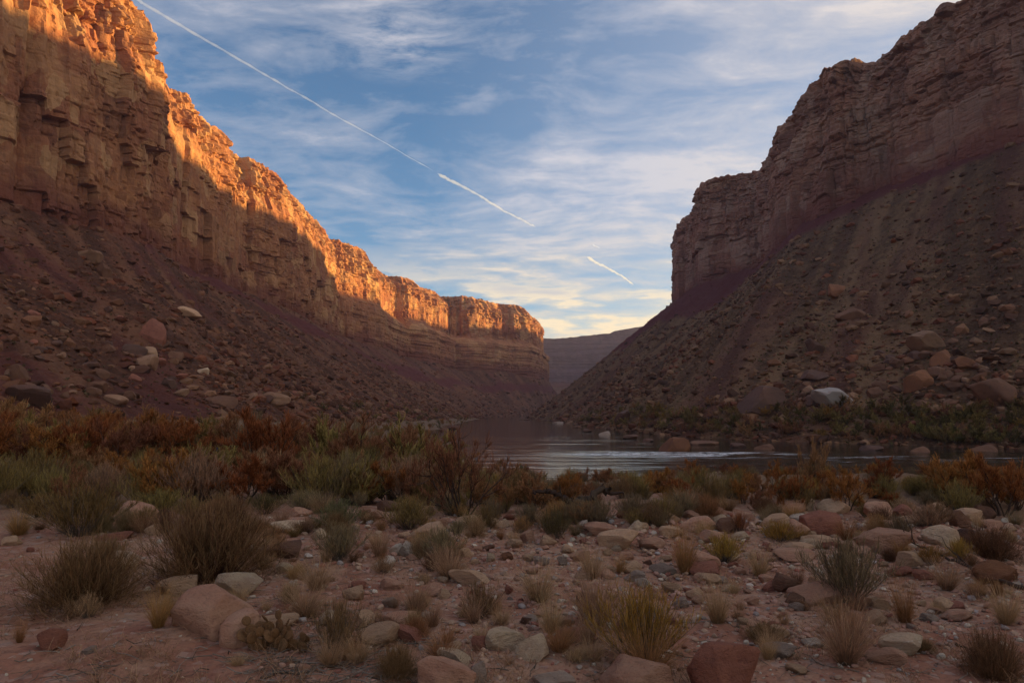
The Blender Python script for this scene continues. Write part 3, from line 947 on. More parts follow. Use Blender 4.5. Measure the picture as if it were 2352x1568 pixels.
# hand-placed stones: x, top, base, width in the photograph, stone, shape, label, landmark phrase
first = [
    (472, 1355, 1457, 178, 'pink', 'big', 'big pinkish tan boulder with a flat face in front of the largest brown bush', 'big flat-faced tan boulder'),
    (529, 1322, 1372, 100, 'cream', 'round', 'pale cream boulder with a rounded peak behind the flat-faced tan boulder', 'pale peaked boulder'),
    (405, 1331, 1372, 94, 'tan', 'round', 'tan rounded boulder under the front of the largest brown bush', 'tan boulder under the brown bush'),
    (527, 1414, 1480, 104, 'pink', 'block', 'pink wedge-shaped rock beside the prickly pear cactus', 'pink wedge rock'),
    (99, 1449, 1492, 68, 'red', 'round', 'red oval stone lying alone on the bare sand near the left corner', 'lone red oval stone'),
    (1680, 1486, 1625, 170, 'red', 'big', 'largest red boulder at the bottom edge beside the yellow rabbitbrush', 'largest red boulder'),
    (1473, 1521, 1612, 172, 'pink', 'big', 'pink peaked boulder cut by the bottom edge in front of the yellow rabbitbrush', 'pink boulder at the bottom edge'),
    (1025, 1520, 1590, 135, 'pink', 'big', 'pink flat-topped boulder cut by the bottom edge with a grey block beside it', 'pink flat-topped bottom boulder'),
    (1096, 1524, 1572, 42, 'grey', 'block', 'grey block leaning on the pink flat-topped boulder at the bottom edge', 'grey leaning block'),
    (1157, 1446, 1492, 98, 'cream', 'block', 'cream cracked slab, the upper of a pale pair in the middle foreground', 'cream cracked slab'),
    (1222, 1467, 1517, 76, 'cream', 'block', 'cream lumpy rock, the lower of a pale pair in the middle foreground', 'lower cream rock of the pale pair'),
    (1889, 1341, 1390, 114, 'pink', 'round', 'pink loaf-shaped boulder on open sand beside the large grey-brown bush', 'pink loaf-shaped boulder'),
    (2087, 1464, 1506, 92, 'cream', 'round', 'cream loaf-shaped stone on the sand near the bottom right', 'cream loaf-shaped stone'),
    (1797, 1486, 1514, 76, 'grey', 'round', 'grey domed cobble sitting on red sand right of the largest red boulder', 'grey domed cobble'),
    (1820, 1142, 1183, 75, 'pink', 'round', 'pink two-faced boulder at the top of the boulder bar, beside the black snag', 'pink two-faced boulder'),
    (2144, 1167, 1203, 38, 'red', 'round', 'dark red upright boulder standing among pale ones near the right edge', 'dark red upright boulder'),
    (1424, 1220, 1261, 94, 'tan', 'round', 'long tan boulder, lower of two lying below the twisted black trunk', 'long tan boulder'),
    (1094, 1186, 1216, 100, 'tan', 'round', 'broad tan boulder at the foot of the dark bare-stemmed shrub', 'broad tan boulder under the bare-stemmed shrub'),
    (2050, 1218, 1275, 128, 'pink', 'big', 'broad mauve pink boulder under the tip of the long fallen branch', 'mauve boulder under the fallen branch'),
    (2307, 1293, 1342, 95, 'orange', 'round', 'orange tan boulder at the right edge beyond the long fallen branch', 'orange boulder at the right edge'),
    (1629, 1270, 1308, 74, 'pink', 'block', 'pink red-edged rock on top of a red one left of the yellow brush', 'pink red-edged rock'),
    (1622, 1298, 1325, 66, 'red', 'block', 'red block tucked under the pink red-edged rock', 'red block'),
    (1902, 1178, 1230, 90, 'red', 'big', 'dull red boulder in the middle of the boulder bar', 'dull red boulder of the bar'),
    (664, 1198, 1225, 82, 'cream', 'round', 'low cream boulder on the sandy track left of the pale green bush', 'low cream boulder by the track'),
    (272, 1270, 1308, 60, 'cream', 'round', 'cream lumpy stone between the two big brown bushes', 'cream stone between the brown bushes'),
]
for x, t_, b_, w_, c_, k_, l_, ph in first:
    put_rock(x, t_, b_, w_, c_, k_, l_, group=G1, land=ph)

LAND += [(452, 1350, 'largest brown bush'), (146, 1412, 'brown bush near the left edge'), (630, 1512, 'prickly pear cactus'), (768, 1222, 'pale green bush'),
         (1058, 1200, 'dark bare-stemmed shrub'), (1480, 1560, 'yellow rabbitbrush'), (1975, 1395, 'large grey-brown bush'), (1372, 1450, 'wide straw-coloured clump'),
         (1310, 1190, 'twisted black trunk'), (2200, 1330, 'long fallen branch'), (1965, 1535, 'sparse pinkish grass'), (870, 1150, 'arched dark trunk')]

second = [
    (200, 0, 1503, 32, 'grey', 'round'), (686, 0, 1187, 46, 'pink', 'round'), (299, 0, 1196, 92, 'pink', 'round'), (344, 1205, 1233, 36, 'tan', 'round'),
    (250, 1227, 1242, 78, 'red', 'slab'), (68, 0, 1266, 20, 'red', 'block'), (648, 1295, 1319, 38, 'cream', 'round'), (758, 1413, 1441, 62, 'cream', 'round'),
    (629, 1420, 1444, 92, 'tan', 'round'), (17, 1232, 1254, 42, 'tan', 'round'), (578, 1256, 1273, 40, 'pale', 'round'), (646, 1246, 1278, 104, 'brown', 'slab'),
    (1100, 1467, 1495, 33, 'red', 'block'), (1042, 1500, 1530, 78, 'cream', 'slab'), (1273, 1552, 1586, 92, 'grey', 'round'), (860, 1445, 1482, 95, 'tan', 'slab'),
    (866, 1463, 1483, 38, 'cream', 'round'), (940, 1448, 1476, 70, 'red', 'slab'), (917, 1416, 1442, 78, 'pink', 'round'), (836, 1407, 1441, 45, 'tan', 'block'),
    (1210, 1219, 1248, 36, 'pink', 'round'), (1261, 1232, 1257, 40, 'tan', 'round'), (1384, 1203, 1227, 82, 'pink', 'round'), (982, 1208, 1240, 86, 'tan', 'round'),
    (910, 1251, 1274, 34, 'pale', 'round'), (882, 1282, 1304, 44, 'pale', 'slab'), (1127, 1271, 1291, 22, 'cream', 'round'), (1163, 1268, 1286, 27, 'orange', 'round'),
    (1213, 1275, 1291, 25, 'tan', 'round'), (1292, 1278, 1299, 23, 'grey', 'round'), (1244, 1280, 1298, 38, 'grey', 'slab'), (1080, 1317, 1346, 100, 'tan', 'slab'),
    (1019, 1356, 1376, 27, 'tan', 'block'), (892, 1375, 1395, 35, 'grey', 'round'), (896, 1329, 1355, 54, 'pink', 'round'), (819, 1338, 1359, 35, 'red', 'round'),
    (810, 1345, 1377, 50, 'tan', 'round'), (1169, 1345, 1366, 19, 'red', 'round'), (1524, 1299, 1321, 55, 'grey', 'round'), (1480, 1171, 1206, 42, 'brown', 'round'),
    (1461, 1198, 1226, 34, 'cream', 'round'), (1342, 1198, 1219, 21, 'pale', 'round'), (1365, 1137, 1160, 28, 'pink', 'block'), (890, 1150, 1175, 54, 'brown', 'round'),
    (1008, 1194, 1212, 36, 'pink', 'round'), (1327, 1457, 1473, 92, 'red', 'slab'), (1217, 1416, 1431, 38, 'grey', 'round'), (1816, 1324, 1359, 64, 'brown', 'round'),
    (1631, 1321, 1342, 64, 'tan', 'round'), (1568, 1374, 1396, 32, 'grey', 'round'), (1598, 1353, 1376, 38, 'tan', 'round'), (1853, 1143, 1173, 36, 'cream', 'round'),
    (1923, 1150, 1183, 70, 'tan', 'round'), (2027, 1154, 1197, 60, 'pink', 'round'), (2080, 1160, 1193, 46, 'red', 'round'), (1841, 1198, 1240, 50, 'pink', 'round'),
    (2101, 1184, 1206, 60, 'tan', 'round'), (2158, 1156, 1180, 40, 'tan', 'round'), (2197, 1174, 1209, 68, 'brown', 'round'), (2237, 1168, 1197, 54, 'tan', 'round'),
    (2270, 1162, 1197, 44, 'brown', 'round'), (2288, 1196, 1216, 40, 'pink', 'round'), (2168, 1208, 1254, 70, 'cream', 'round'), (2231, 1217, 1251, 60, 'dark', 'round'),
    (2100, 1270, 1309, 56, 'tan', 'round'), (1892, 1232, 1261, 78, 'tan', 'round'), (1838, 1247, 1271, 70, 'tan', 'round'), (1834, 1266, 1291, 90, 'pink', 'round'),
    (1607, 1190, 1220, 84, 'pink', 'round'), (1669, 1191, 1226, 48, 'brown', 'round'), (1790, 1183, 1216, 70, 'tan', 'round'), (1702, 1224, 1241, 42, 'cream', 'round'),
    (1649, 1222, 1247, 66, 'pink', 'round'), (2054, 1195, 1209, 40, 'tan', 'round'), (1871, 1469, 1488, 44, 'pale', 'round'), (2045, 1492, 1526, 80, 'pink', 'slab'),
    (1778, 1338, 1359, 52, 'red', 'slab'), (1794, 1440, 1464, 42, 'tan', 'block'), (1782, 1428, 1444, 32, 'red', 'block'), (2142, 1411, 1430, 38, 'grey', 'round'),
    (2207, 1406, 1427, 60, 'pink', 'round'), (2195, 1389, 1406, 50, 'red', 'slab'), (1833, 1385, 1403, 32, 'grey', 'round'), (1826, 1360, 1383, 26, 'pale', 'round'),
    (1060, 1260, 1280, 44, 'tan', 'round'), (1330, 1268, 1290, 48, 'pink', 'round'), (1180, 1240, 1258, 42, 'tan', 'round'), (1500, 1238, 1262, 60, 'pink', 'round'),
    (1545, 1210, 1235, 56, 'tan', 'round'), (1440, 1290, 1312, 40, 'grey', 'round'), (1545, 1340, 1362, 44, 'tan', 'slab'), (1480, 1330, 1348, 36, 'pale', 'slab'),
]
for x, t_, b_, w_, c_, k_ in second:
    put_rock(x, t_ or b_ - 0.45 * w_, b_, w_, c_, k_, group=G1)

# smaller cobbles that fill the bar, denser to the right and in the middle distance
cob = []
tries = 0
while len(cob) < 290 and tries < 6000:
    tries += 1
    x = rs.uniform(560, 2340); y = 1190 + 360 * rs.random() ** 1.5
    dens = 0.25 + 0.75 * float(sstep(700, 1500, x)) * (1 - 0.5 * float(sstep(1330, 1500, y))) + 0.4 * float(sstep(1330, 1230, y))
    if rs.random() > dens:
        continue
    if x > 1500 and y > 1420 and rs.random() < 0.6:
        continue
    wd = rs.choice((14, 17, 20, 24, 28, 32, 38, 48)) * (0.75 if y < 1250 else 1.0)
    if any(abs(x - a) < (wd + w_) * 0.5 and abs(y - b) < 9 for a, b, w_ in cob):
        continue
    cob.append((x, y, wd))
for x, y, wd in cob:
    c_ = rs.choices(['pink', 'tan', 'cream', 'pale', 'grey', 'red', 'brown'], [38, 28, 10, 4, 5, 10, 5])[0]
    k_ = rs.choices(['round', 'block', 'slab'], [5, 4, 2])[0]
    put_rock(x, y - wd * rs.uniform(0.38, 0.62), y, wd, c_, k_, group=G1, tilt=0.3, name='cobble')


# ---------------------------------------------------------------- stones too many to count
def joined_stones(name, P, S, tints, sub, seed, flat=(0.45, 0.9), parent=None, sink=0.25, nor=None, mat=None):
    rng = np.random.default_rng(seed)
    shapes = []
    for i in range(10):
        V = shape_rock(ICO[sub][0], seed + i, 7, 0.5, 0.85, 0.02)
        shapes.append(V)
    F = ICO[sub][1]; nv = len(ICO[sub][0])
    n = len(P)
    VV = np.empty((n, nv, 3), np.float32)
    for i in range(n):
        V = shapes[rng.integers(10)] * np.array([1, rng.uniform(.6, 1), rng.uniform(*flat)]) * S[i]
        a = rng.uniform(0, 6.283); c, s_ = math.cos(a), math.sin(a)
        tl = rng.uniform(-0.5, 0.5); c2, s2 = math.cos(tl), math.sin(tl)
        x, y, z = V[:, 0], V[:, 1], V[:, 2]
        x, z = x * c2 - z * s2, x * s2 + z * c2
        VV[i] = np.stack([x * c - y * s_, x * s_ + y * c, z], -1) + P[i] + np.array([0, 0, S[i] * sink])
    FF = (F[None] + (np.arange(n) * nv)[:, None, None]).reshape(-1, 3)
    me = mesh_from(name, VV.reshape(-1, 3), FF, 3, sub >= 2 and False, [mat])
    set_col(me, np.repeat(tints, nv, axis=0))
    return link(name, me, kind='stuff')


M_STONES, t = new_mat('mixed_stones')
tint = t.n('ShaderNodeAttribute', attribute_name='tint').outputs['Color']
pos = t.n('ShaderNodeNewGeometry').outputs['Position']
fine = t.noise(pos, 5.0, 6, 0.65)
c = t.mix(t.ramp(fine, [(0.34, 0.5), (0.55, 0.0)]), tint, (0.10, 0.065, 0.05))
finish(t, c, 0.92, fine, 0.5, 0.08, 0.12)

rng = np.random.default_rng(8)
PAL = np.array([(0.42, 0.25, 0.19), (0.44, 0.30, 0.21), (0.53, 0.45, 0.35), (0.36, 0.32, 0.30), (0.32, 0.13, 0.095), (0.27, 0.16, 0.115), (0.49, 0.42, 0.35)])
n = 8500
px = rng.uniform(-60, 2420, n); py = 1185 + 420 * rng.random(n) ** 1.25
keep = rng.random(n) < (0.22 + 0.78 * sstep(520, 1150, px)) * (1 - 0.35 * sstep(1400, 1560, py))
px, py = px[keep], py[keep]
PP, SS = [], []
for a, b_ in zip(px, py):
    p, dep = at(a, b_)
    PP.append(p); SS.append(max(0.008, dep * rng.choice([2.2, 3, 4, 5.5, 8], p=[.30, .32, .2, .13, .05]) / 1568))
PP = np.array(PP); SS = np.array(SS)
tin = PAL[rng.choice(7, len(PP), p=[.3, .26, .11, .1, .1, .09, .04])] * rng.uniform(0.75, 1.1, (len(PP), 1))
# coarser broken stone thick in the middle and on the right
n = 1500
px = rng.uniform(560, 2420, n); py = 1195 + 350 * rng.random(n) ** 1.3
keep = rng.random(n) < (0.3 + 0.7 * sstep(560, 1150, px)) * (1 - 0.5 * sstep(1420, 1560, py))
P2, S2 = [], []
for a, b_ in zip(px[keep], py[keep]):
    p, dep = at(a, b_)
    P2.append(p); S2.append(dep * rng.uniform(4.5, 10.5) / 1568)
P2 = np.array(P2); S2 = np.array(S2)
t2 = PAL[rng.choice(7, len(P2), p=[.38, .28, .12, .05, .06, .07, .04])] * rng.uniform(0.85, 1.15, (len(P2), 1))
joined_stones('rubble', P2, S2, t2, 2, 960, (0.45, 0.85), sink=0.2, mat=M_STONES)
big_ = SS / np.hypot(PP[:, 0], PP[:, 1]) * 1568 > 3.6
joined_stones('pebbles', PP[big_], SS[big_], tin[big_], 2, 900, (0.4, 0.8), mat=M_STONES)
joined_stones('gravel', PP[~big_], SS[~big_], tin[~big_], 1, 930, (0.4, 0.8), mat=M_STONES)


# rubble on the two slopes, biggest and densest close by
def rubble(name, T, n, seed, pal, prob_t, smin, smax, grow):
    rng = np.random.default_rng(seed)
    X, Y, Z = T['X'], T['Y'], T['Z']
    nr, nc = X.shape
    i = rng.integers(0, nr - 1, n * 8); j = rng.integers(0, nc - 1, n * 8)
    x, y = X[i, j], Y[i, j]
    ok = (y > 25) & (np.abs(x) < 0.82 * y + 15) & (rng.random(len(i)) > 1.0 * T['shale'][i, j]) & (rng.random(len(i)) < prob_t(T['t'][i, j], x, y, T['S'][i, j]))
    i, j = i[ok][:n], j[ok][:n]
    fr, fc = rng.random(len(i)), rng.random(len(i))
    P = []
    for A in (X, Y, Z):
        P.append(A[i, j] * (1 - fr) * (1 - fc) + A[i + 1, j] * fr * (1 - fc) + A[i, j + 1] * (1 - fr) * fc + A[i + 1, j + 1] * fr * fc)
    P = np.stack(P, -1)
    d = np.hypot(P[:, 0], P[:, 1])
    S = smin * (1 - rng.random(len(P)) * 0.995) ** (-0.55)
    S = np.clip(S, smin, smax) * (0.75 + grow * d / 600)
    tin = pal[rng.integers(0, len(pal), len(P))] * rng.uniform(0.55, 1.45, (len(P), 1))
    return joined_stones(name, P, S, tin, 1, seed, (0.35, 0.8), sink=0.1, mat=M_STONES)


PAL_L = np.array([(0.161, 0.070, 0.041), (0.100, 0.046, 0.030), (0.201, 0.095, 0.053), (0.153, 0.052, 0.030), (0.177, 0.081, 0.046), (0.241, 0.130, 0.077), (0.193, 0.070, 0.036)])
PAL_R = np.array([(0.185, 0.087, 0.049), (0.116, 0.055, 0.033), (0.217, 0.115, 0.063), (0.177, 0.064, 0.036), (0.233, 0.130, 0.073), (0.097, 0.046, 0.030)])


def prob_left(t, x, y, s):
    return np.clip(0.25 + 0.75 * (1 - t) ** 0.8 + 0.0 * x, 0, 1) * (0.4 + 0.6 * sstep(-0.3, 0.25, fbm(x / 30, y / 30, seed=61, octaves=2)))


def prob_right(t, x, y, s):
    return np.clip(0.20 + 0.80 * (1 - t) ** 1.2, 0, 1) * (0.3 + 0.7 * sstep(-0.3, 0.25, fbm(x / 40, y / 40, seed=62, octaves=2)))


rubble('rubble', LT, 15000, 41, PAL_L, prob_left, 0.42, 2.6, 0.30)
rubble('rubble', RT, 15500, 43, PAL_R, prob_right, 0.42, 2.6, 0.30)

# single blocks on the slopes
TL, TR = [LT['obj']], [RT['obj']]
GL, GR = 'blocks fallen on the left slope', 'blocks fallen on the right slope'
for x, t_, b_, w_, c_, k_, l_, ph in [
    (195, 572, 597, 52, 'dtan', 'block', 'tan squared block high on the left slope, above a smaller rounded one', 'tan squared block high up'),
    (233, 600, 635, 32, 'brown', 'block', 'brown rounded block just below the tan squared block on the left slope', 'brown rounded block'),
    (328, 811, 846, 46, 'dtan', 'slab', 'tan flat slab turned towards us in the middle of the left slope', 'tan slab facing us'),
    (422, 698, 725, 62, 'tan', 'slab', 'pale grey cream slab in the upper middle of the left slope', 'pale cream slab'),
    (349, 728, 786, 60, 'red', 'block', 'large dark red block below the pale cream slab', 'large dark red block'),
    (300, 790, 812, 48, 'dark', 'slab', 'long dark slab above the tan slab that faces us', 'long dark slab'),
    (342, 790, 817, 32, 'tan', 'block', 'cream block between the long dark slab and the cliff', 'cream block'),
    (464, 845, 860, 25, 'cream', 'block', 'whitish small block on the lower left slope', 'whitish small block'),
    (384, 864, 888, 28, 'dark', 'block', 'dark hollow-sided block left of the whitish small block', 'dark hollow-sided block'),
    (631, 900, 931, 60, 'dtan', 'slab', 'long tan plank-like slab tilted down at the foot of the left slope', 'plank-like tilted slab'),
    (502, 908, 934, 66, 'brown', 'slab', 'brown flat slab at the slope foot left of the plank-like slab', 'brown slope-foot slab'),
    (31, 832, 873, 38, 'brown', 'block', 'brown upright block at the left edge of the slope', 'brown upright block'),
    (50, 884, 924, 104, 'dark', 'block', 'wide dark outcrop block at the left edge just above the orange brush', 'wide dark outcrop'),
    (216, 874, 899, 40, 'brown', 'block', 'brown squat block above the orange brush on the left', 'brown squat block'),
    (258, 905, 927, 50, 'dtan', 'slab', 'tan slab half hidden by the orange brush on the left', 'tan half-hidden slab'),
]:
    put_rock(x, t_, b_, w_, c_, k_, l_, TL, 0.3, 'talus_boulder', GL, ph)
for x, t_, b_, w_, c_, k_, l_, ph in [
    (1933, 890, 934, 104, 'slabwhite', 'slab', 'white cracked slab near the foot of the right slope', 'white cracked slab'),
    (1758, 880, 948, 108, 'dark', 'block', 'big dark overhanging block at the foot of the right slope', 'big dark overhanging block'),
    (2142, 756, 802, 80, 'dtan', 'slab', 'pale tan humped slab in the middle of the right slope', 'pale humped slab'),
    (1958, 703, 734, 60, 'brown', 'slab', 'brown tilted slab with a dark hollow under it on the right slope', 'brown slab with a hollow'),
    (1930, 645, 675, 42, 'orange', 'block', 'orange pointed rock highest on the right slope', 'orange pointed rock'),
    (2170, 800, 840, 46, 'orange', 'block', 'orange block with a cream top below the pale humped slab', 'orange cream-topped block'),
    (2226, 812, 847, 48, 'orange', 'block', 'orange wedge block right of the cream-topped one', 'orange wedge block'),
    (2117, 844, 896, 58, 'orange', 'block', 'rust streaked upright block above the white cracked slab', 'rust streaked block'),
    (2304, 857, 930, 88, 'brown', 'big', 'big layered brown boulder near the right edge of the slope', 'big layered boulder'),
    (2163, 838, 863, 46, 'brown', 'block', 'brown domed block between the orange blocks and the rust streaked one', 'brown domed block'),
    (1879, 845, 873, 56, 'dark', 'block', 'dark angular block up the slope from the white cracked slab', 'dark angular block'),
    (1876, 776, 811, 42, 'dark', 'block', 'dark jagged rock under the brown slab with a hollow', 'dark jagged rock'),
    (1432, 941, 975, 36, 'dark', 'block', 'dark square block tilted on its corner on the far river bank', 'tilted block on the far bank'),
    (1937, 984, 1030, 66, 'tan', 'round', 'tan spotted boulder at the water edge of the far bank', 'tan boulder at the water'),
    (1872, 994, 1031, 58, 'dark', 'block', 'dark reddish boulder at the water edge left of the tan spotted one', 'dark boulder at the water'),
]:
    put_rock(x, t_, b_, w_, c_, k_, l_, TR, 0.3, 'talus_boulder', GR, ph)
for side, T, objs, grp, xr, yr, cols in (('left', LT, TL, GL, (0, 900), (560, 925), ['brown', 'dark', 'dtan', 'red', 'brown']), ('right', RT, TR, GR, (1500, 2352), (600, 940), ['brown', 'dark', 'orange', 'dtan', 'brown', 'brown'])):
    got = 0
    for _ in range(1400):
        if got >= 95:
            break
        x = rs.uniform(*xr); y = rs.uniform(*yr)
        if side == 'left' and y < 560 + 0.42 * x + 40:
            continue
        if side == 'right' and y < 1010 - 0.36 * (x - 1400) + 60 * rs.random():
            continue
        wd = rs.choice((13, 15, 18, 22, 27, 34)) * (0.6 + 0.4 * float(sstep(600, 900, y)))
        if put_rock(x, y - wd * rs.uniform(0.45, 0.75), y, wd, rs.choice(cols), rs.choice(('block', 'block', 'slab')), None, objs, 0.4, 'talus_boulder', grp) is not None:
            got += 1

# ---------------------------------------------------------------- plants: materials and prototypes
def plant_material(name, col, tip, spread=0.35, trans=0.25):
    m, t = new_mat(name)
    rnd = t.n('ShaderNodeObjectInfo').outputs['Random']
    tn = t.n('ShaderNodeAttribute', attribute_name='tint').outputs['Color']
    sp = t.n('ShaderNodeSeparateColor', ins={0: tn})
    c = t.mix(sp.outputs[0], col, tip)
    val = t.math('MULTIPLY_ADD', sp.outputs[1], spread * 2, 1 - spread)
    val = t.math('MULTIPLY', val, t.math('MULTIPLY_ADD', rnd, 0.4, 0.8))
    hue = t.math('MULTIPLY_ADD', rnd, 0.03, 0.485)
    c = t.n('ShaderNodeHueSaturation', ins={'Hue': hue, 'Saturation': 1.0, 'Value': val, 'Color': c}).outputs[0]
    d = t.n('ShaderNodeBsdfDiffuse', ins={'Color': c})
    tr = t.n('ShaderNodeBsdfTranslucent', ins={'Color': c})
    mx = t.n('ShaderNodeMixShader', ins={0: trans, 1: d.outputs[0], 2: tr.outputs[0]})
    t.n('ShaderNodeOutputMaterial', ins={'Surface': mx.outputs[0]})
    return m


PL = {
    'straw': plant_material('dry_straw', (0.27, 0.165, 0.092), (0.50, 0.325, 0.190)),
    'rusty': plant_material('rusty_straw', (0.25, 0.130, 0.055), (0.43, 0.235, 0.105)),
    'brown': plant_material('brown_twigs', (0.100, 0.052, 0.030), (0.28, 0.160, 0.085)),
    'sage': plant_material('grey_green_leaves', (0.165, 0.115, 0.062), (0.31, 0.235, 0.130)),
    'green': plant_material('pale_green_leaves', (0.14, 0.14, 0.06), (0.27, 0.27, 0.125)),
    'yellow': plant_material('yellow_flower_heads', (0.26, 0.145, 0.045), (0.40, 0.235, 0.050)),
    'orange': plant_material('rust_orange_leaves', (0.28, 0.105, 0.036), (0.39, 0.170, 0.058), 0.5, 0.35),
    'olive': plant_material('olive_leaves', (0.19, 0.130, 0.045), (0.31, 0.225, 0.085), 0.45, 0.3),
    'dull': plant_material('dull_brown_leaves', (0.25, 0.112, 0.055), (0.36, 0.185, 0.095), 0.45, 0.3),
    'darkgreen': plant_material('dark_green_leaves', (0.095, 0.078, 0.032), (0.175, 0.140, 0.058), 0.45, 0.3),
    'wood': plant_material('dark_bark', (0.062, 0.043, 0.035), (0.10, 0.070, 0.055), 0.3, 0.0),
    'greywood': plant_material('grey_twigs', (0.11, 0.085, 0.068), (0.20, 0.165, 0.14), 0.3, 0.0),
}


class Acc:
    """collects ribbons and tubes for one mesh"""
    def __init__(self):
        self.V, self.F, self.T, self.n = [], [], [], 0

    def ribbons(self, pts, wid, rng, c0=0.0, c1=1.0):
        """pts (n,k,3), wid (n,k)"""
        n, k, _ = pts.shape
        a = rng.uniform(0, 6.283, n)
        side = np.stack([np.cos(a), np.sin(a), np.zeros(n)], -1)[:, None, :]
        L = pts - side * wid[..., None] / 2; Rr = pts + side * wid[..., None] / 2
        V = np.stack([L, Rr], 2).reshape(-1, 3)
        i = np.arange(n)[:, None] * (2 * k) + np.arange(k - 1)[None, :] * 2
        F = np.stack([i, i + 1, i + 3, i + 2], -1).reshape(-1, 4) + self.n
        ramp = np.broadcast_to(np.linspace(c0, c1, k)[None, :, None], (n, k, 2)).reshape(-1)
        rr_ = np.repeat(rng.random(n), 2 * k)
        self.V.append(V); self.F.append(F); self.T.append(np.stack([ramp, rr_, rr_], -1)); self.n += len(V)

    def tube(self, P, rad, ns=5, shade=0.5):
        P = np.asarray(P, float); k = len(P)
        d = np.gradient(P, axis=0); d /= np.linalg.norm(d, axis=1)[:, None] + 1e-9
        up = np.array([0.31, 0.17, 0.93]); u = np.cross(d, up); u /= np.linalg.norm(u, axis=1)[:, None] + 1e-9
        v = np.cross(d, u)
        a = np.arange(ns) / ns * 2 * np.pi
        V = P[:, None] + (u[:, None] * np.cos(a)[None, :, None] + v[:, None] * np.sin(a)[None, :, None]) * np.asarray(rad)[:, None, None]
        i = np.arange(k - 1)[:, None] * ns; j = np.arange(ns)[None]
        F = np.stack([i + j, i + (j + 1) % ns, i + ns + (j + 1) % ns, i + ns + j], -1).reshape(-1, 4) + self.n
        self.V.append(V.reshape(-1, 3)); self.F.append(F); self.T.append(np.full((k * ns, 3), shade)); self.n += k * ns

    def mesh(self, name, mat, smooth=True):
        me = mesh_from(name, np.concatenate(self.V), np.concatenate(self.F), 4, smooth, [mat])
        set_col(me, np.concatenate(self.T))
        return me


def unit_size(*accs):
    """bring a plant to unit height and unit width"""
    P = np.concatenate([np.concatenate(q.V) for q in accs])
    z = np.percentile(P[:, 2], 99.0); r_ = np.percentile(np.hypot(P[:, 0], P[:, 1]), 96) * 2
    for q in accs:
        q.V = [V_ / np.array([r_, r_, z]) for V_ in q.V]


def fan(rng, n, rb, tilt0, tilt1, l0, l1, bend, k=4):
    """strands that leave a small base, unit height"""
    a = rng.uniform(0, 6.283, n); r = rb * np.sqrt(rng.random(n))
    tl = np.radians(rng.uniform(tilt0, tilt1, n))
    az = a + rng.normal(0, 0.5, n)
    ln = rng.uniform(l0, l1, n)
    t = np.linspace(0, 1, k)[None, :]
    th = tl[:, None] + bend * rng.uniform(0.2, 1, n)[:, None] * t
    seg = ln[:, None] / (k - 1)
    dx = np.concatenate([np.zeros((n, 1)), np.cumsum(np.sin(th[:, 1:]) * seg, 1)], 1)
    dz = np.concatenate([np.zeros((n, 1)), np.cumsum(np.cos(th[:, 1:]) * seg, 1)], 1)
    jit = np.cumsum(rng.normal(0, 0.022, (n, k)), 1) * t
    X = (r * np.cos(a))[:, None] + dx * np.cos(az)[:, None] - jit * np.sin(az)[:, None]
    Y = (r * np.sin(a))[:, None] + dx * np.sin(az)[:, None] + jit * np.cos(az)[:, None]
    return np.stack([X, Y, dz], -1)


def taper(n, k, w0, w1):
    return np.broadcast_to(np.linspace(w0, w1, k)[None], (n, k))


def branchlets(rng, P, n, l0, l1, up):
    """short side twigs that start along strands P (m,k,3)"""
    m, k, _ = P.shape
    i = rng.integers(0, m, n); f = rng.uniform(0.35, 1.0, n) * (k - 1)
    j = np.minimum(f.astype(int), k - 2); fr = (f - j)[:, None]
    base = P[i, j] * (1 - fr) + P[i, j + 1] * fr
    d = P[i, j + 1] - P[i, j]; d /= np.linalg.norm(d, axis=1)[:, None] + 1e-9
    d = d + rng.normal(0, 0.55, (n, 3)); d[:, 2] += up; d /= np.linalg.norm(d, axis=1)[:, None]
    ln = rng.uniform(l0, l1, n)[:, None]
    mid = base + d * ln * 0.5 + rng.normal(0, 0.012, (n, 3))
    return np.stack([base, mid, base + d * ln], 1)


PROTO = {}
for v in range(4):       # bunchgrass: fine straws, open at the top
    rng = np.random.default_rng(1000 + v)
    A = Acc()
    p = fan(rng, 460, 0.14, 0, 40, 0.40, 1.05, 0.95); A.ribbons(p, taper(460, 4, 0.009, 0.004), rng)
    p2 = fan(rng, 150, 0.13, 10, 62, 0.25, 0.62, 0.9); A.ribbons(p2, taper(150, 4, 0.009, 0.003), rng)
    B_ = Acc(); q_ = branchlets(rng, p[:160], 300, 0.04, 0.11, 0.3); B_.ribbons(q_, taper(300, 3, 0.004, 0.006), rng, 0.7, 1.0)
    unit_size(A, B_)
    PROTO['grass', v] = [('blades', A.mesh('grass_blades', PL['straw']), None), ('seed_heads', B_.mesh('grass_heads', PL['straw']), None)]
for v in range(3):       # dense domed bush of fine twigs
    rng = np.random.default_rng(1100 + v)
    A = Acc()
    p = fan(rng, 520, 0.20, 0, 92, 0.42, 0.80, -0.1); A.ribbons(p, taper(520, 4, 0.010, 0.005), rng, 0.0, 0.4)
    B_ = Acc(); q_ = branchlets(rng, p, 7500, 0.08, 0.22, 0.25); B_.ribbons(q_, taper(7500, 3, 0.0065, 0.003), rng, 0.15, 1.0)
    unit_size(A, B_)
    PROTO['dome', v] = [('stems', A.mesh('bush_stems', PL['brown']), 'brown'), ('twigs', B_.mesh('bush_twigs', PL['brown']), None)]
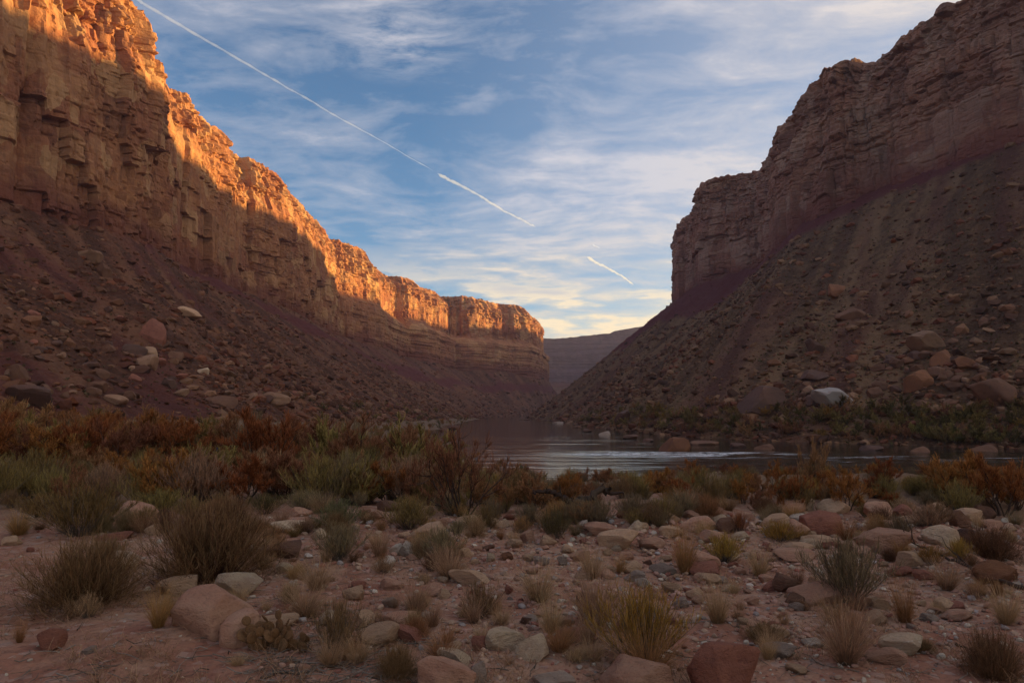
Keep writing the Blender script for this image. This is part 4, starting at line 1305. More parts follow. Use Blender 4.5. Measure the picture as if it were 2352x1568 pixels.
for v in range(3):       # upright stalky brush
    rng = np.random.default_rng(1200 + v)
    A = Acc()
    p = fan(rng, 170, 0.12, 0, 58, 0.6, 0.98, -0.2); A.ribbons(p, taper(170, 4, 0.011, 0.005), rng, 0.0, 0.5)
    B_ = Acc(); q_ = branchlets(rng, p, 2600, 0.07, 0.20, 0.7); B_.ribbons(q_, taper(2600, 3, 0.009, 0.005), rng, 0.2, 1.0)
    unit_size(A, B_)
    PROTO['brush', v] = [('stems', A.mesh('brush_stems', PL['greywood']), 'greywood'), ('leaves', B_.mesh('brush_leaves', PL['sage']), None)]


def grow(rng, base, d, length, rad, depth, tubes, tips, nseg=6, wob=0.16):
    P = [np.array(base, float)]; d = np.array(d, float)
    for k in range(nseg):
        d = d + rng.normal(0, wob, 3) + np.array([0, 0, 0.05]); d /= np.linalg.norm(d)
        P.append(P[-1] + d * length / nseg)
    P = np.array(P)
    tubes.append((P, np.linspace(rad, rad * 0.45, nseg + 1), depth))
    if depth == 0:
        tips.append(P)
        return
    for c in range(rng.integers(3, 6)):
        i = rng.integers(2, nseg + 1)
        dd = (P[i] - P[i - 1]); dd /= np.linalg.norm(dd)
        dd = dd + rng.normal(0, 0.48, 3); dd[2] += 0.15; dd /= np.linalg.norm(dd)
        grow(rng, P[i], dd, length * rng.uniform(0.40, 0.62), rad * 0.5, depth - 1, tubes, tips, nseg=5, wob=0.2)
    tips.append(P[nseg // 2:])


def shrub_tree(seed, nst, tilt, leaf_n, leaf_l, leaf_w, depth, bare=False):
    rng = np.random.default_rng(seed)
    tubes, tips = [], []
    for k in range(nst):
        a = rng.uniform(0, 6.283); tl = math.radians(rng.uniform(4, tilt))
        d = (math.sin(tl) * math.cos(a), math.sin(tl) * math.sin(a), math.cos(tl))
        grow(rng, (0.06 * math.cos(a), 0.06 * math.sin(a), -0.03), d, rng.uniform(0.50, 0.78), 0.014 * rng.uniform(0.7, 1.3), depth, tubes, tips)
    A = Acc()
    for P, rd, dp in tubes:
        A.tube(P, rd, 4 if dp else 3, rng.uniform(0, 1))
    out = [A]
    T = [np.stack([P[np.linspace(0, len(P) - 1, 4).astype(int)]], 0)[0] for P in tips]
    T = np.stack(T)
    B_ = Acc()
    q_ = branchlets(rng, T, leaf_n, leaf_l * 0.5, leaf_l, 0.35)
    B_.ribbons(q_, taper(leaf_n, 3, leaf_w, leaf_w * 0.5), rng, 0.0, 1.0)
    out.append(B_)
    unit_size(*out)
    return out


for v in range(4):       # tamarisk with leaf sprays
    A, B_ = shrub_tree(1300 + v, 8, 44, 3600, 0.14, 0.012, 2)
    PROTO['tamarisk', v] = [('branches', A.mesh('tamarisk_branches', PL['wood']), 'wood'), ('foliage', B_.mesh('tamarisk_foliage', PL['orange']), None)]
for v in range(3):       # the same at a distance: fewer, larger sprays
    A, B_ = shrub_tree(1400 + v, 6, 48, 900, 0.17, 0.020, 1)
    PROTO['bush', v] = [('branches', A.mesh('bush_branches', PL['wood']), 'wood'), ('foliage', B_.mesh('bush_foliage', PL['olive']), None)]
for v in range(3):       # nearly bare shrub
    A, B_ = shrub_tree(1500 + v, 11, 46, 3200, 0.12, 0.008, 2)
    PROTO['bare', v] = [('branches', A.mesh('bare_branches', PL['wood']), 'wood'), ('foliage', B_.mesh('sparse_foliage', PL['dull']), None)]
NV = {'grass': 4, 'dome': 3, 'brush': 3, 'tamarisk': 4, 'bush': 3, 'bare': 3}
MASTER = {}


def plant(kind, loc, width, height, mat, name, label, cat, group, yaw=None, v=None):
    v = rs.randrange(NV[kind]) if v is None else v
    if (kind, v, name) not in MASTER:
        root = bpy.data.objects.new(name, None); COL.objects.link(root)
        root.empty_display_size = 0.2
        for pn, me, own in PROTO[kind, v]:
            c_ = link(pn, me, root)
            if pn in ('seed_heads', 'twigs', 'leaves', 'blades', 'foliage'):
                c_['kind'] = 'stuff'
            c_.material_slots[0].link = 'OBJECT'
            c_.material_slots[0].material = PL[own or mat]
            if own:
                c_['fixed'] = 1
        MASTER[kind, v, name] = root
        kids = list(root.children)
    else:
        src = MASTER[kind, v, name]
        root = src.copy(); COL.objects.link(root)
        kids = []
        for ch in src.children:
            c_ = ch.copy(); COL.objects.link(c_); c_.parent = root
            kids.append(c_)
    for c_ in kids:
        if 'fixed' not in c_:
            c_.material_slots[0].material = PL[mat]
    root.location = loc
    root.scale = (width, width, height)
    root.rotation_euler = (0, 0, rs.uniform(0, 6.283) if yaw is None else yaw)
    tag(root, label, cat, group)
    return root


PW = {'straw': 'straw-coloured', 'rusty': 'rusty orange', 'brown': 'brown', 'sage': 'grey-green', 'green': 'pale green', 'yellow': 'yellow', 'orange': 'rust orange', 'olive': 'olive',
      'dull': 'dull brown', 'darkgreen': 'dark green'}
KW = {'grass': ('bunchgrass', 'dry grass clump', 'grass clump'), 'dome': ('twiggy_bush', 'dense domed bush', 'bush'), 'brush': ('desert_brush', 'stalky brush', 'bush'),
      'tamarisk': ('tamarisk', 'tamarisk', 'shrub'), 'bush': ('shrub', 'shrub', 'shrub'), 'bare': ('bare_shrub', 'nearly bare shrub', 'shrub')}
GP = 'grass clumps and bushes on the stony bank'


def put_plant(px, top, base, wpx, kind, mat, label=None, group=GP, land=None, v=None):
    p, dep = at(px, base)
    wdt = wpx * dep / 1568 * 1.08; h = (base - top) * dep / 1568 * 1.06
    nm, words, cat = KW[kind]
    if label is None:
        size = 'tall' if base - top > 90 else ('mid-sized' if base - top > 55 else 'small')
        label = auto_label(f'{size} {PW[mat]} {words}', px, base)
    o = plant(kind, (p[0], p[1] + wdt * 0.25, p[2] - 0.02), wdt, h, mat, nm, label, cat, group, v=v)
    if land:
        LAND.append((px, base, land))
    return o


for x, t_, b_, w_, k_, m_, l_ in [
    (452, 1172, 1350, 300, 'dome', 'brown', 'largest brown domed bush with greyish twig tips, behind the flat-faced tan boulder'),
    (146, 1262, 1412, 262, 'dome', 'brown', 'dark brown domed bush at the left edge of the sand'),
    (768, 1155, 1222, 112, 'brush', 'green', 'pale green bush standing out beside the sandy track'),
    (772, 1210, 1292, 112, 'brush', 'sage', 'grey-green spiky bush directly in front of the pale green one'),
    (1058, 1005, 1204, 235, 'bare', 'dull', 'tall dark bare-stemmed shrub in the middle of the bank, against the river'),
    (1372, 1320, 1450, 172, 'grass', 'straw', 'wide straw-coloured grass clump in the middle foreground'),
    (1480, 1378, 1545, 225, 'brush', 'yellow', 'large yellow rabbitbrush left of the largest red boulder'),
    (1500, 1450, 1580, 185, 'grass', 'rusty', 'rusty grass clump in front of the yellow rabbitbrush'),
    (1975, 1252, 1395, 180, 'brush', 'sage', 'large grey-brown brush behind the pink loaf-shaped boulder'),
    (1965, 1400, 1538, 170, 'grass', 'straw', 'tall sparse pinkish grass clump on the sand at the bottom right'),
    (2310, 1470, 1572, 140, 'dome', 'brown', 'dark twiggy bush in the bottom right corner'),
    (2300, 1218, 1290, 125, 'dome', 'brown', 'dark domed bush at the right edge behind the fallen branch'),
    (352, 1352, 1446, 80, 'grass', 'rusty', 'rusty grass clump against the left side of the flat-faced tan boulder'),
    (770, 1392, 1516, 115, 'brush', 'brown', 'grey leafless twigs right of the prickly pear cactus'),
    (905, 1498, 1568, 110, 'dome', 'brown', 'dark matted tuft at the bottom edge left of the pink flat-topped boulder'),
    (2090, 1332, 1440, 76, 'grass', 'rusty', 'upright rusty grass clump just right of the large grey-brown brush'),
    (1656, 1332, 1438, 95, 'grass', 'straw', 'straw grass clump above the largest red boulder'),
]:
    put_plant(x, t_, b_, w_, k_, m_, l_)
for x, t_, b_, w_, k_, m_ in [
    (640, 1158, 1213, 58, 'grass', 'straw'), (310, 1174, 1227, 84, 'grass', 'rusty'), (720, 1288, 1363, 112, 'grass', 'straw'), (690, 1348, 1426, 130, 'grass', 'straw'),
    (38, 1418, 1476, 36, 'grass', 'rusty'), (30, 1172, 1234, 62, 'grass', 'rusty'), (235, 1245, 1288, 88, 'brush', 'sage'), (150, 1125, 1240, 190, 'brush', 'olive'),
    (517, 1150, 1194, 88, 'dome', 'brown'), (935, 1148, 1222, 110, 'brush', 'olive'), (868, 1220, 1284, 72, 'grass', 'straw'), (945, 1233, 1277, 48, 'grass', 'rusty'),
    (1013, 1218, 1291, 100, 'brush', 'sage'), (1030, 1262, 1337, 125, 'grass', 'straw'), (1148, 1206, 1241, 36, 'grass', 'rusty'), (1275, 1178, 1245, 76, 'brush', 'darkgreen'),
    (1362, 1252, 1334, 84, 'grass', 'straw'), (1428, 1272, 1319, 46, 'grass', 'rusty'), (1238, 1298, 1390, 122, 'grass', 'straw'), (1268, 1368, 1460, 85, 'grass', 'straw'),
    (950, 1333, 1419, 80, 'grass', 'straw'), (1100, 1348, 1424, 80, 'brush', 'brown'), (1150, 1390, 1438, 64, 'grass', 'straw'), (1027, 1433, 1486, 48, 'grass', 'rusty'),
    (1170, 1498, 1530, 40, 'grass', 'straw'), (1378, 1153, 1210, 84, 'brush', 'sage'), (1330, 1176, 1207, 46, 'grass', 'yellow'), (1752, 1258, 1330, 76, 'grass', 'straw'),
    (1671, 1233, 1297, 88, 'brush', 'yellow'), (1578, 1208, 1322, 80, 'grass', 'rusty'), (2192, 1288, 1360, 95, 'grass', 'straw'), (2330, 1348, 1442, 95, 'grass', 'straw'),
    (2218, 1243, 1294, 56, 'brush', 'yellow'), (2080, 1238, 1284, 60, 'grass', 'rusty'), (1765, 1143, 1182, 50, 'dome', 'brown'), (1800, 1203, 1250, 100, 'brush', 'yellow'),
    (1955, 1192, 1242, 76, 'grass', 'rusty'), (1703, 1178, 1226, 44, 'brush', 'orange'), (1805, 1400, 1436, 38, 'grass', 'straw'), (1770, 1440, 1480, 105, 'dome', 'brown'),
    (1130, 1150, 1200, 60, 'brush', 'sage'), (1215, 1160, 1210, 64, 'brush', 'sage'), (1455, 1140, 1195, 80, 'brush', 'sage'), (1530, 1150, 1205, 70, 'brush', 'olive'),
    (560, 1232, 1268, 60, 'grass', 'straw'), (430, 1150, 1190, 90, 'brush', 'olive'), (600, 1140, 1185, 90, 'brush', 'darkgreen'), (240, 1150, 1200, 90, 'brush', 'olive'), (70, 1140, 1190, 120, 'brush', 'olive'),
    (350, 1130, 1185, 120, 'brush', 'olive'), (690, 1130, 1178, 90, 'brush', 'sage'), (1620, 1195, 1240, 50, 'grass', 'straw'), (2010, 1185, 1230, 44, 'grass', 'straw'), (2130, 1470, 1500, 60, 'dome', 'brown'),
    (1700, 1390, 1425, 44, 'grass', 'straw'), (860, 1395, 1430, 46, 'grass', 'straw'), (1420, 1220, 1262, 40, 'grass', 'straw'), (1180, 1215, 1250, 40, 'grass', 'straw'), (540, 1500, 1530, 50, 'grass', 'straw'),
    (1690, 1330, 1365, 40, 'grass', 'straw'), (2260, 1330, 1370, 60, 'grass', 'rusty'), (2150, 1255, 1300, 60, 'brush', 'yellow'),
]:
    put_plant(x, t_, b_, w_, k_, m_)

# ---------------------------------------------------------------- the thickets
def thicket(n, region, kinds, group, zone, hfun, seed):
    """region(px, py) -> ok; scatter by ground position, nearest first for the fuller kind"""
    r = random.Random(seed)
    got = []
    tries = 0
    while len(got) < n and tries < 20000:
        tries += 1
        d = 12 * (90 / 12) ** r.random()
        b = r.uniform(-0.80, 0.80)
        x, y = d * b, d
        z = float(ground_z(np.array([x]), np.array([y]))[0])
        D = float(bank_dist(np.array([x]), np.array([y]))[0])
        if D < 0.6 or z < WATER - 0.1:
            continue
        qx, qy, f = to_px((x, y, z))
        if not region(qx, qy, d, D):
            continue
        got.append((x, y, z, qx, qy, d, D))
    for x, y, z, qx, qy, d, D in got:
        kind, mat = r.choices([k[:2] for k in kinds], [k[2](qx, qy, d) for k in kinds])[0]
        h = hfun(qx, qy, d, r)
        nm, words, cat = KW[kind]
        if callable(zone):
            lab = f'{"tall" if h > 1.9 else "low"} {PW[mat]} {words} {zone(qx, qy, d)}'
        else:
            lab = auto_label(f'{PW[mat]} {words} {zone}', qx, qy)
        plant(kind, (x, y, z - 0.05), h * r.uniform(1.0, 1.5), h, mat, nm, lab, cat, group)


def zone_left(qx, qy, d):
    row = 'front' if d < 28 else ('middle' if d < 42 else 'back')
    for lim, ph in ((130, 'wide dark outcrop'), (240, 'brown squat block'), (400, 'tan half-hidden slab'), (560, 'brown slope-foot slab'), (720, 'plank-like tilted slab')):
        if qx < lim:
            mid = lim - (65 if lim < 200 else 70)
            return f'in the thicket {row} below the {ph}, ' + ('its left end' if qx < mid else 'its right end')
    return f'in the thicket {row} past the plank-like slab'


def zone_far(qx):
    for lim, ph in ((1380, 'where the far bank narrows away'), (1500, 'on the far bank around the tilted block'), (1680, 'on the far bank behind the rock in the river'), (1840, 'on the far bank below the big dark overhanging block'),
                    (2010, 'on the far bank below the white cracked slab'), (2180, 'on the far bank below the rust streaked block')):
        if qx < lim:
            return ph
    return 'on the far bank below the big layered boulder'


const = lambda w_: (lambda qx, qy, d: w_)
thicket(150, lambda qx, qy, d, D: -80 < qx < 1010 and d > 20 and (d < 62) and qx < 1010 - (d - 20) * 1.0,
        [('tamarisk', 'orange', lambda qx, qy, d: 4.4 if qx < 700 and d > 24 else 1.3), ('tamarisk', 'dull', lambda qx, qy, d: 2.2), ('bush', 'olive', lambda qx, qy, d: 1.3), ('brush', 'sage', lambda qx, qy, d: 0.5 if d < 40 else 0.3)],
        'thicket between the sand and the left slope', zone_left, lambda qx, qy, d, r: r.uniform(1.3, 1.9) + (0.8 * r.random() if d > 32 else 0), 5)
thicket(105, lambda qx, qy, d, D: -60 < qx < 1050 and 12.5 < d < 22,
        [('brush', 'olive', const(2.4)), ('tamarisk', 'dull', const(2.4)), ('brush', 'darkgreen', const(0.6)), ('brush', 'sage', const(1.2)), ('brush', 'straw', const(0.7)), ('bush', 'olive', const(1.0)), ('tamarisk', 'orange', const(1.3))],
        'low brush along the back of the sand', 'in low brush', lambda qx, qy, d, r: r.uniform(0.5, 1.0), 6)
thicket(265, lambda qx, qy, d, D: 1010 < qx < 2420 and 12.0 < d < 27 and 1085 < qy < 1178,
        [('tamarisk', 'dull', const(2.0)), ('tamarisk', 'orange', lambda qx, qy, d: 2.4 if qx > 1500 else 0.7), ('brush', 'olive', const(1.9)), ('brush', 'sage', const(1.6)), ('brush', 'brown', const(0.8)), ('brush', 'yellow', const(0.5)), ('bush', 'olive', const(0.6)), ('bare', 'dull', const(0.7))],
        'low thicket between the boulders and the river', 'near the river', lambda qx, qy, d, r: min(1.3, max(0.3, (qy - (r.uniform(1072, 1128) if qx < 1750 else r.uniform(1076, 1132))) / 1568 * d)), 7)
thicket(60, lambda qx, qy, d, D: 500 < qx < 1250 and d > 40 and D > 1,
        [('bush', 'olive', const(2.0)), ('bush', 'dull', const(1.5)), ('bush', 'orange', const(1.0)), ('bush', 'darkgreen', const(0.8))],
        'bushes on the near bank beside the river', 'by the river', lambda qx, qy, d, r: r.uniform(1.0, 1.6), 8)
for x, t_, b_, w_, m_, l_ in [
    (2235, 1052, 1166, 150, 'orange', 'tall rust orange tamarisk near the right edge, against the dark river'), (2045, 1060, 1148, 90, 'orange', 'rust orange tamarisk in a fork above the boulder bar'),
    (1790, 1062, 1122, 80, 'orange', 'small rust orange tamarisk tips in front of the riffle'), (1595, 1060, 1116, 70, 'orange', 'rust orange tuft under the rock in the river'), (2330, 1060, 1190, 130, 'orange', 'rust orange tamarisk cut by the right edge')]:
    put_plant(x, t_, b_, w_, 'tamarisk', m_, l_, 'tamarisks along the river')
put_plant(1880, 1022, 1142, 80, 'bare', 'dull', 'tall thin leafless shrub standing against the dark water', 'tamarisks along the river')

# far bank of the river
r = random.Random(21)
Xr, Yr, Zr, Tr_ = RT['X'], RT['Y'], RT['Z'], RT['t']


def slope_bush(T, n, tmax, yr, kinds, group, zone, hmin, hmax, seed, tmin=0.0):
    r = random.Random(seed)
    X, Y, Z = T['X'], T['Y'], T['Z']
    nr, nc = X.shape
    rows = [i for i in range(nr) if tmin <= T['t'][i, 0] <= tmax]
    k = 0; tries = 0
    while k < n and tries < 30000:
        tries += 1
        i = r.choice(rows); j = r.randrange(nc)
        x, y, z = X[i, j], Y[i, j], Z[i, j]
        if not (yr[0] < y < yr[1]) or abs(x) > 0.80 * y or z < WATER - 0.2:
            continue
        if r.random() > min(1.0, (125 / y) ** 2 if T is RT else 240 / y):
            continue
        kind, mat, wt = r.choices(kinds, [q[2] for q in kinds])[0]
        h = r.uniform(hmin, hmax)
        plant('bush', (x, y, z - 0.1), h * r.uniform(1.2, 1.9), h, mat, 'willow' if T is RT else KW[kind][0], f'{"tall" if h > (hmin + hmax) / 2 else "low"} {PW[mat]} {KW[kind][1]} {zone_far(to_px((x, y, z))[0]) if T is RT else zone}', 'shrub', group)
        k += 1


slope_bush(RT, 250, 0.075, (95, 560), [('bush', 'olive', 3), ('bush', 'darkgreen', 1.6), ('bush', 'dull', 1.4), ('bush', 'yellow', 0.5)], 'willows along the far bank of the river', 'lining the far bank under the right slope', 1.9, 3.9, 31, 0.008)
def bank_bush(n, seed):
    r = random.Random(seed); k = 0
    while k < n:
        y = 95 * (640 / 95) ** r.random(); i = int(np.argmin(np.abs(bank[4:, 1] - y))) + 4
        x = float(np.interp(y, bank[4:, 1], bank[4:, 0])) - 1.0 - 26 * r.random() ** 1.6
        z = float(ground_z(np.array([x]), np.array([y]))[0])
        if z < WATER or abs(x) > 0.8 * y:
            continue
        mat = r.choices(['olive', 'dull', 'darkgreen', 'orange'], [3, 1.5, 1.5, 0.8])[0]
        h = r.uniform(1.1, 2.3)
        qx, qy, f = to_px((x, y, z))
        zone = 'before the brown slab at the slope foot' if qx < 620 else ('before the plank-like slab' if qx < 800 else ('where the river comes out of the bend' if y > 250 else 'beside the open water'))
        plant('bush', (x, y, z - 0.1), h * r.uniform(1.2, 1.9), h, mat, 'shrub', f'{"tall" if h > 1.7 else "low"} {PW[mat]} shrub on the near bank {zone}', 'shrub', 'bushes on the near bank beside the river')
        k += 1


bank_bush(128, 35)
# loose straw clumps all over the stony ground
r = random.Random(63)
k = 0
while k < 130:
    x, y = r.uniform(10, 2350), 1200 + 350 * r.random() ** 1.2
    if float(fbm(np.array([x / 260]), np.array([y / 90]), seed=88, octaves=2)[0]) < -0.15 or (x > 2000 and y > 1430) or (x < 700 and y > 1430):
        continue
    hh = r.uniform(22, 52) * (0.7 + 0.9 * (y - 1200) / 350)
    put_plant(x, y - hh, y, hh * r.uniform(0.9, 1.5), r.choices(['grass', 'brush', 'dome'], [7, 1, 1])[0], r.choices(['straw', 'rusty', 'brown'], [6, 2, 2])[0])
    k += 1
k = 0
while k < 78:
    x, y = r.uniform(-20, 2370), 1160 + 85 * r.random()
    hh = r.uniform(24, 56)
    put_plant(x, y - hh, y, hh * r.uniform(1.0, 1.7), r.choices(['brush', 'grass', 'dome'], [5, 3, 2])[0], r.choices(['sage', 'olive', 'straw', 'rusty', 'brown'], [3, 2, 3, 2, 2])[0])
    k += 1
slope_bush(LT, 60, 0.10, (230, 700), [('bush', 'olive', 3), ('bush', 'darkgreen', 2), ('bush', 'dull', 1.0)], 'bushes along the foot of the left slope', 'at the river foot of the left slope', 1.8, 3.2, 33)

# scrub on the right slope, a few pixels each and past counting
def scrub(name, T, n, seed, pal, size, prob):
    rng = np.random.default_rng(seed)
    X, Y, Z = T['X'], T['Y'], T['Z']
    nr, nc = X.shape
    i = rng.integers(2, nr - 1, n * 6); j = rng.integers(0, nc - 1, n * 6)
    x, y, t = X[i, j], Y[i, j], T['t'][i, j]
    ok = (y > 30) & (np.abs(x) < 0.82 * y + 10) & (rng.random(len(i)) < prob(t, x, y))
    i, j = i[ok][:n], j[ok][:n]
    c0 = np.stack([X[i, j], Y[i, j], Z[i, j]], -1) + rng.normal(0, 0.5, (len(i), 3)) * np.array([1, 1, 0])
    m = len(i); k = 6
    S = rng.uniform(*size, m)
    base = np.repeat(c0, k, 0)
    a = rng.uniform(0, 6.283, m * k); tl = rng.uniform(0.1, 1.25, m * k); s_ = np.repeat(S, k) * rng.uniform(.6, 1, m * k)
    tip = base + np.stack([np.sin(tl) * np.cos(a), np.sin(tl) * np.sin(a), np.cos(tl)], -1) * s_[:, None]
    sd_ = np.stack([-np.sin(a), np.cos(a), a * 0], -1) * (s_ * 0.36)[:, None]
    mid = (base + tip) / 2
    V = np.stack([base, mid + sd_, tip, mid - sd_], 1).reshape(-1, 3)
    F = np.arange(len(V)).reshape(-1, 4)
    me = mesh_from(name, V, F, 4, False, [M_SCRUB])
    set_col(me, np.repeat(pal[rng.integers(0, len(pal), m)] * rng.uniform(.75, 1.2, (m, 1)), k * 4, 0))
    return link(name, me, kind='stuff')


M_SCRUB, t = new_mat('slope_scrub')
tn = t.n('ShaderNodeAttribute', attribute_name='tint').outputs['Color']
t.n('ShaderNodeOutputMaterial', ins={'Surface': t.n('ShaderNodeBsdfDiffuse', ins={'Color': tn}).outputs[0]})
scrub('scrub', RT, 7000, 51, np.array([(0.17, 0.135, 0.06), (0.14, 0.11, 0.055), (0.20, 0.16, 0.085), (0.10, 0.09, 0.045)]), (0.35, 1.0), lambda t, x, y: 0.9 * (1 - sstep(.5, .9, t)) + .12)
scrub('scrub', LT, 2500, 53, np.array([(0.15, 0.115, 0.065), (0.11, 0.085, 0.05), (0.17, 0.13, 0.075)]), (0.35, 0.9), lambda t, x, y: 0.8 * (1 - sstep(.3, .8, t)) + .05)

# ---------------------------------------------------------------- dry litter and short grass on the sand
rng = np.random.default_rng(77)
n = 5200
px = rng.uniform(-60, 2420, n); py = 1215 + 400 * rng.random(n)
A = Acc()
for a, b_ in zip(px, py):
    if fbm(np.array([a / 160.0]), np.array([b_ / 60.0]), seed=15, octaves=2)[0] < -0.12:
        continue
    p, dep = at(a, b_)
    m = 5
    q_ = fan(rng, m, 0.02, 15, 85, 0.03, 0.14, 0.4, 3) + p[None, None]
    A.ribbons(q_, taper(m, 3, 0.004, 0.002), rng)
link('dry_grass', A.mesh('dry_grass', PL['straw']), kind='stuff')
A = Acc()
for k in range(900):
    a, b_ = rng.uniform(-40, 2400), 1235 + 340 * rng.random()
    if k % 2:
        a = rng.normal(760, 120); b_ = rng.normal(1500, 60)
    p, dep = at(a, b_)
    yaw = rng.uniform(0, 6.283); ln = rng.uniform(0.06, 0.30)
    dr = np.array([math.cos(yaw), math.sin(yaw), 0])
    P = np.stack([p + dr * ln * (u - .5) + np.array([0, 0, 0.008 + rng.uniform(0, .012)]) + rng.normal(0, 0.008, 3) for u in np.linspace(0, 1, 4)])
    A.tube(P, np.array([1, .9, .7, .4]) * rng.uniform(0.0018, 0.0045), 4, rng.random())
link('twig_litter', A.mesh('twig_litter', PL['greywood']), kind='stuff')

# ---------------------------------------------------------------- prickly pear
M_PAD, t = new_mat('dry_cactus_skin')
pos = t.n('ShaderNodeTexCoord').outputs['Object']
vor = t.n('ShaderNodeTexVoronoi', feature='F1', ins={'Vector': pos, 'Scale': 5.0})
c = t.mix(t.noise(pos, 2.0, 4), (0.105, 0.062, 0.026), (0.21, 0.098, 0.038))
c = t.mix(t.ramp(vor.outputs['Distance'], [(0.05, 0.9), (0.16, 0.0)]), c, (0.33, 0.21, 0.10))
finish(t, c, 0.7, vor.outputs['Distance'], 0.4, 0.02, 0.3)
Vp = ICO[3][0].copy()
Vp[:, 0] *= 1 - 0.18 * (1 - Vp[:, 2]) * 0.5
Vp[:, 1] *= 0.24
Vp[:, 2] = Vp[:, 2] + 1.0
pad_me = mesh_from('pad', Vp, ICO[3][1], 3, True, [M_PAD])
A = Acc(); rng = np.random.default_rng(5)
sel = rng.choice(len(Vp), 110, replace=False)
q_ = np.stack([Vp[sel], Vp[sel] + ((Vp[sel] - np.array([0, 0, 1.0])) * np.array([1, 4, 1])) * 0.10 + rng.normal(0, .06, (110, 3)), Vp[sel] + ((Vp[sel] - np.array([0, 0, 1.0])) * np.array([1, 4, 1])) * 0.24 + rng.normal(0, .10, (110, 3))], 1)
A.ribbons(q_, taper(110, 3, 0.022, 0.008), rng)
spine_me = A.mesh('spines', PL['straw'])
p, dep = at(630, 1505)
cactus = bpy.data.objects.new('prickly_pear', None); COL.objects.link(cactus)
cactus.location = (p[0], p[1] + 0.1, p[2] - 0.01)
tag(cactus, 'yellow-brown prickly pear cactus with spiny pads on the sand in front of the rocks', 'cactus')
pads = []
r = random.Random(12)
first_pad = None


def add_pad(M, s_):
    global first_pad
    if first_pad is None:
        o = link('pad', pad_me, cactus); k_ = link('spines', spine_me, o)
        first_pad = (o, k_)
    else:
        o = first_pad[0].copy(); COL.objects.link(o); o.parent = cactus
        k_ = first_pad[1].copy(); COL.objects.link(k_); k_.parent = o
    o.matrix_local = M @ Matrix.Scale(s_, 4)
    return o


unit = dep / 1568 * 130 / 2      # half the plant's width
for k in range(11):
    a = r.uniform(-1, 1); xx = a * unit * 0.72; yy = r.uniform(-0.5, 0.6) * unit * 0.6
    s_ = unit * r.uniform(0.24, 0.33)
    M = Matrix.Translation((xx, yy, 0)) @ Matrix.Rotation(r.uniform(-0.8, 0.8), 4, 'Z') @ Matrix.Rotation(a * 0.5 + r.uniform(-.3, .3), 4, 'Y') @ Matrix.Rotation(r.uniform(-.35, .35), 4, 'X')
    add_pad(M, s_)
    for c_ in range(r.choice((1, 2, 2, 3))):
        ang = r.uniform(-0.9, 0.9)
        M2 = M @ Matrix.Translation((math.sin(ang) * s_ * 0.9, 0, s_ * (1 + math.cos(ang) * 0.95))) @ Matrix.Rotation(ang * 0.9, 4, 'Y') @ Matrix.Rotation(r.uniform(-1.2, 1.2), 4, 'Z')
        s2 = s_ * r.uniform(0.6, 0.9)
        add_pad(M2, s2)
        if r.random() < 0.35:
            add_pad(M2 @ Matrix.Translation((0, 0, s2 * 1.9)) @ Matrix.Rotation(r.uniform(-.6, .6), 4, 'Y') @ Matrix.Rotation(r.uniform(-1, 1), 4, 'Z'), s2 * 0.7)

# ---------------------------------------------------------------- dead wood
def limb(name, pts, r0, r1, label, cat, lift=0.0, subs=(), mat='wood'):
    """pts: (px, py, height above the ground in m) with the depth taken from the first point"""
    P = []
    d0 = None
    for px, py, dp in pts:
        d = ray(px, py)
        P.append(d / (d @ FWD) * dp + np.array([0, 0, EYE]))
    P = np.array(P)
    u = np.linspace(0, 1, len(P)); uu = np.linspace(0, 1, 26)
    Q = np.stack([np.interp(uu, u, P[:, i]) for i in range(3)], -1)
    Q = gsm(Q, 1.2)
    rng = np.random.default_rng(len(label))
    Q += rng.normal(0, r0 * 0.35, Q.shape)
    A = Acc(); A.tube(Q, np.linspace(r0, r1, 26) * rng.uniform(.85, 1.15, 26), 7, 0.3)
    o = link(name, A.mesh(name, PL[mat]))
    tag(o, label, cat)
    for k in range(len(subs) if subs else 4):
        i = rng.integers(8, 25)
        d = Q[i] - Q[i - 1]; d /= np.linalg.norm(d)
        d = d + rng.normal(0, 0.55, 3); d[2] += 0.25; d /= np.linalg.norm(d)
        ln = np.linalg.norm(Q[-1] - Q[0]) * rng.uniform(0.10, 0.25)
        T_ = np.stack([Q[i] + d * ln * f + rng.normal(0, ln * 0.05, 3) * f for f in np.linspace(0, 1, 6)])
        B_ = Acc(); B_.tube(T_, np.linspace(r1 * 1.2, r1 * 0.3, 6), 4, 0.3)
        link('side_twig', B_.mesh('side_twig', PL[mat]), o)
    return o


def depth_at(px, py):
    return at(px, py)[1]


d1 = depth_at(2300, 1365)
limb('fallen_branch', [(2420, 1384, d1 - 0.3), (2352, 1350, d1), (2270, 1322, d1 + .4), (2200, 1291, d1 + .8), (2150, 1270, d1 + 1.2), (2110, 1252, d1 + 1.5), (2082, 1236, d1 + 1.8)], 0.022, 0.006, 'long thin dark branch sloping down to the right edge over the boulders', 'branch')
d2 = depth_at(1295, 1190)
limb('dead_tree', [(1292, 1190, d2), (1310, 1168, d2), (1335, 1148, d2 + .2), (1362, 1136, d2 + .3), (1390, 1124, d2 + .4), (1398, 1120, d2 + .4)], 0.10, 0.03, 'twisted black trunk rising from the brush in the middle of the bank', 'dead tree')
limb('dead_tree', [(1322, 1162, d2 + .1), (1300, 1145, d2), (1275, 1132, d2 - .1), (1250, 1126, d2 - .2), (1222, 1132, d2 - .2)], 0.05, 0.02, 'thin black limb arching to the left beside the twisted black trunk', 'dead tree')
d3 = depth_at(832, 1158)
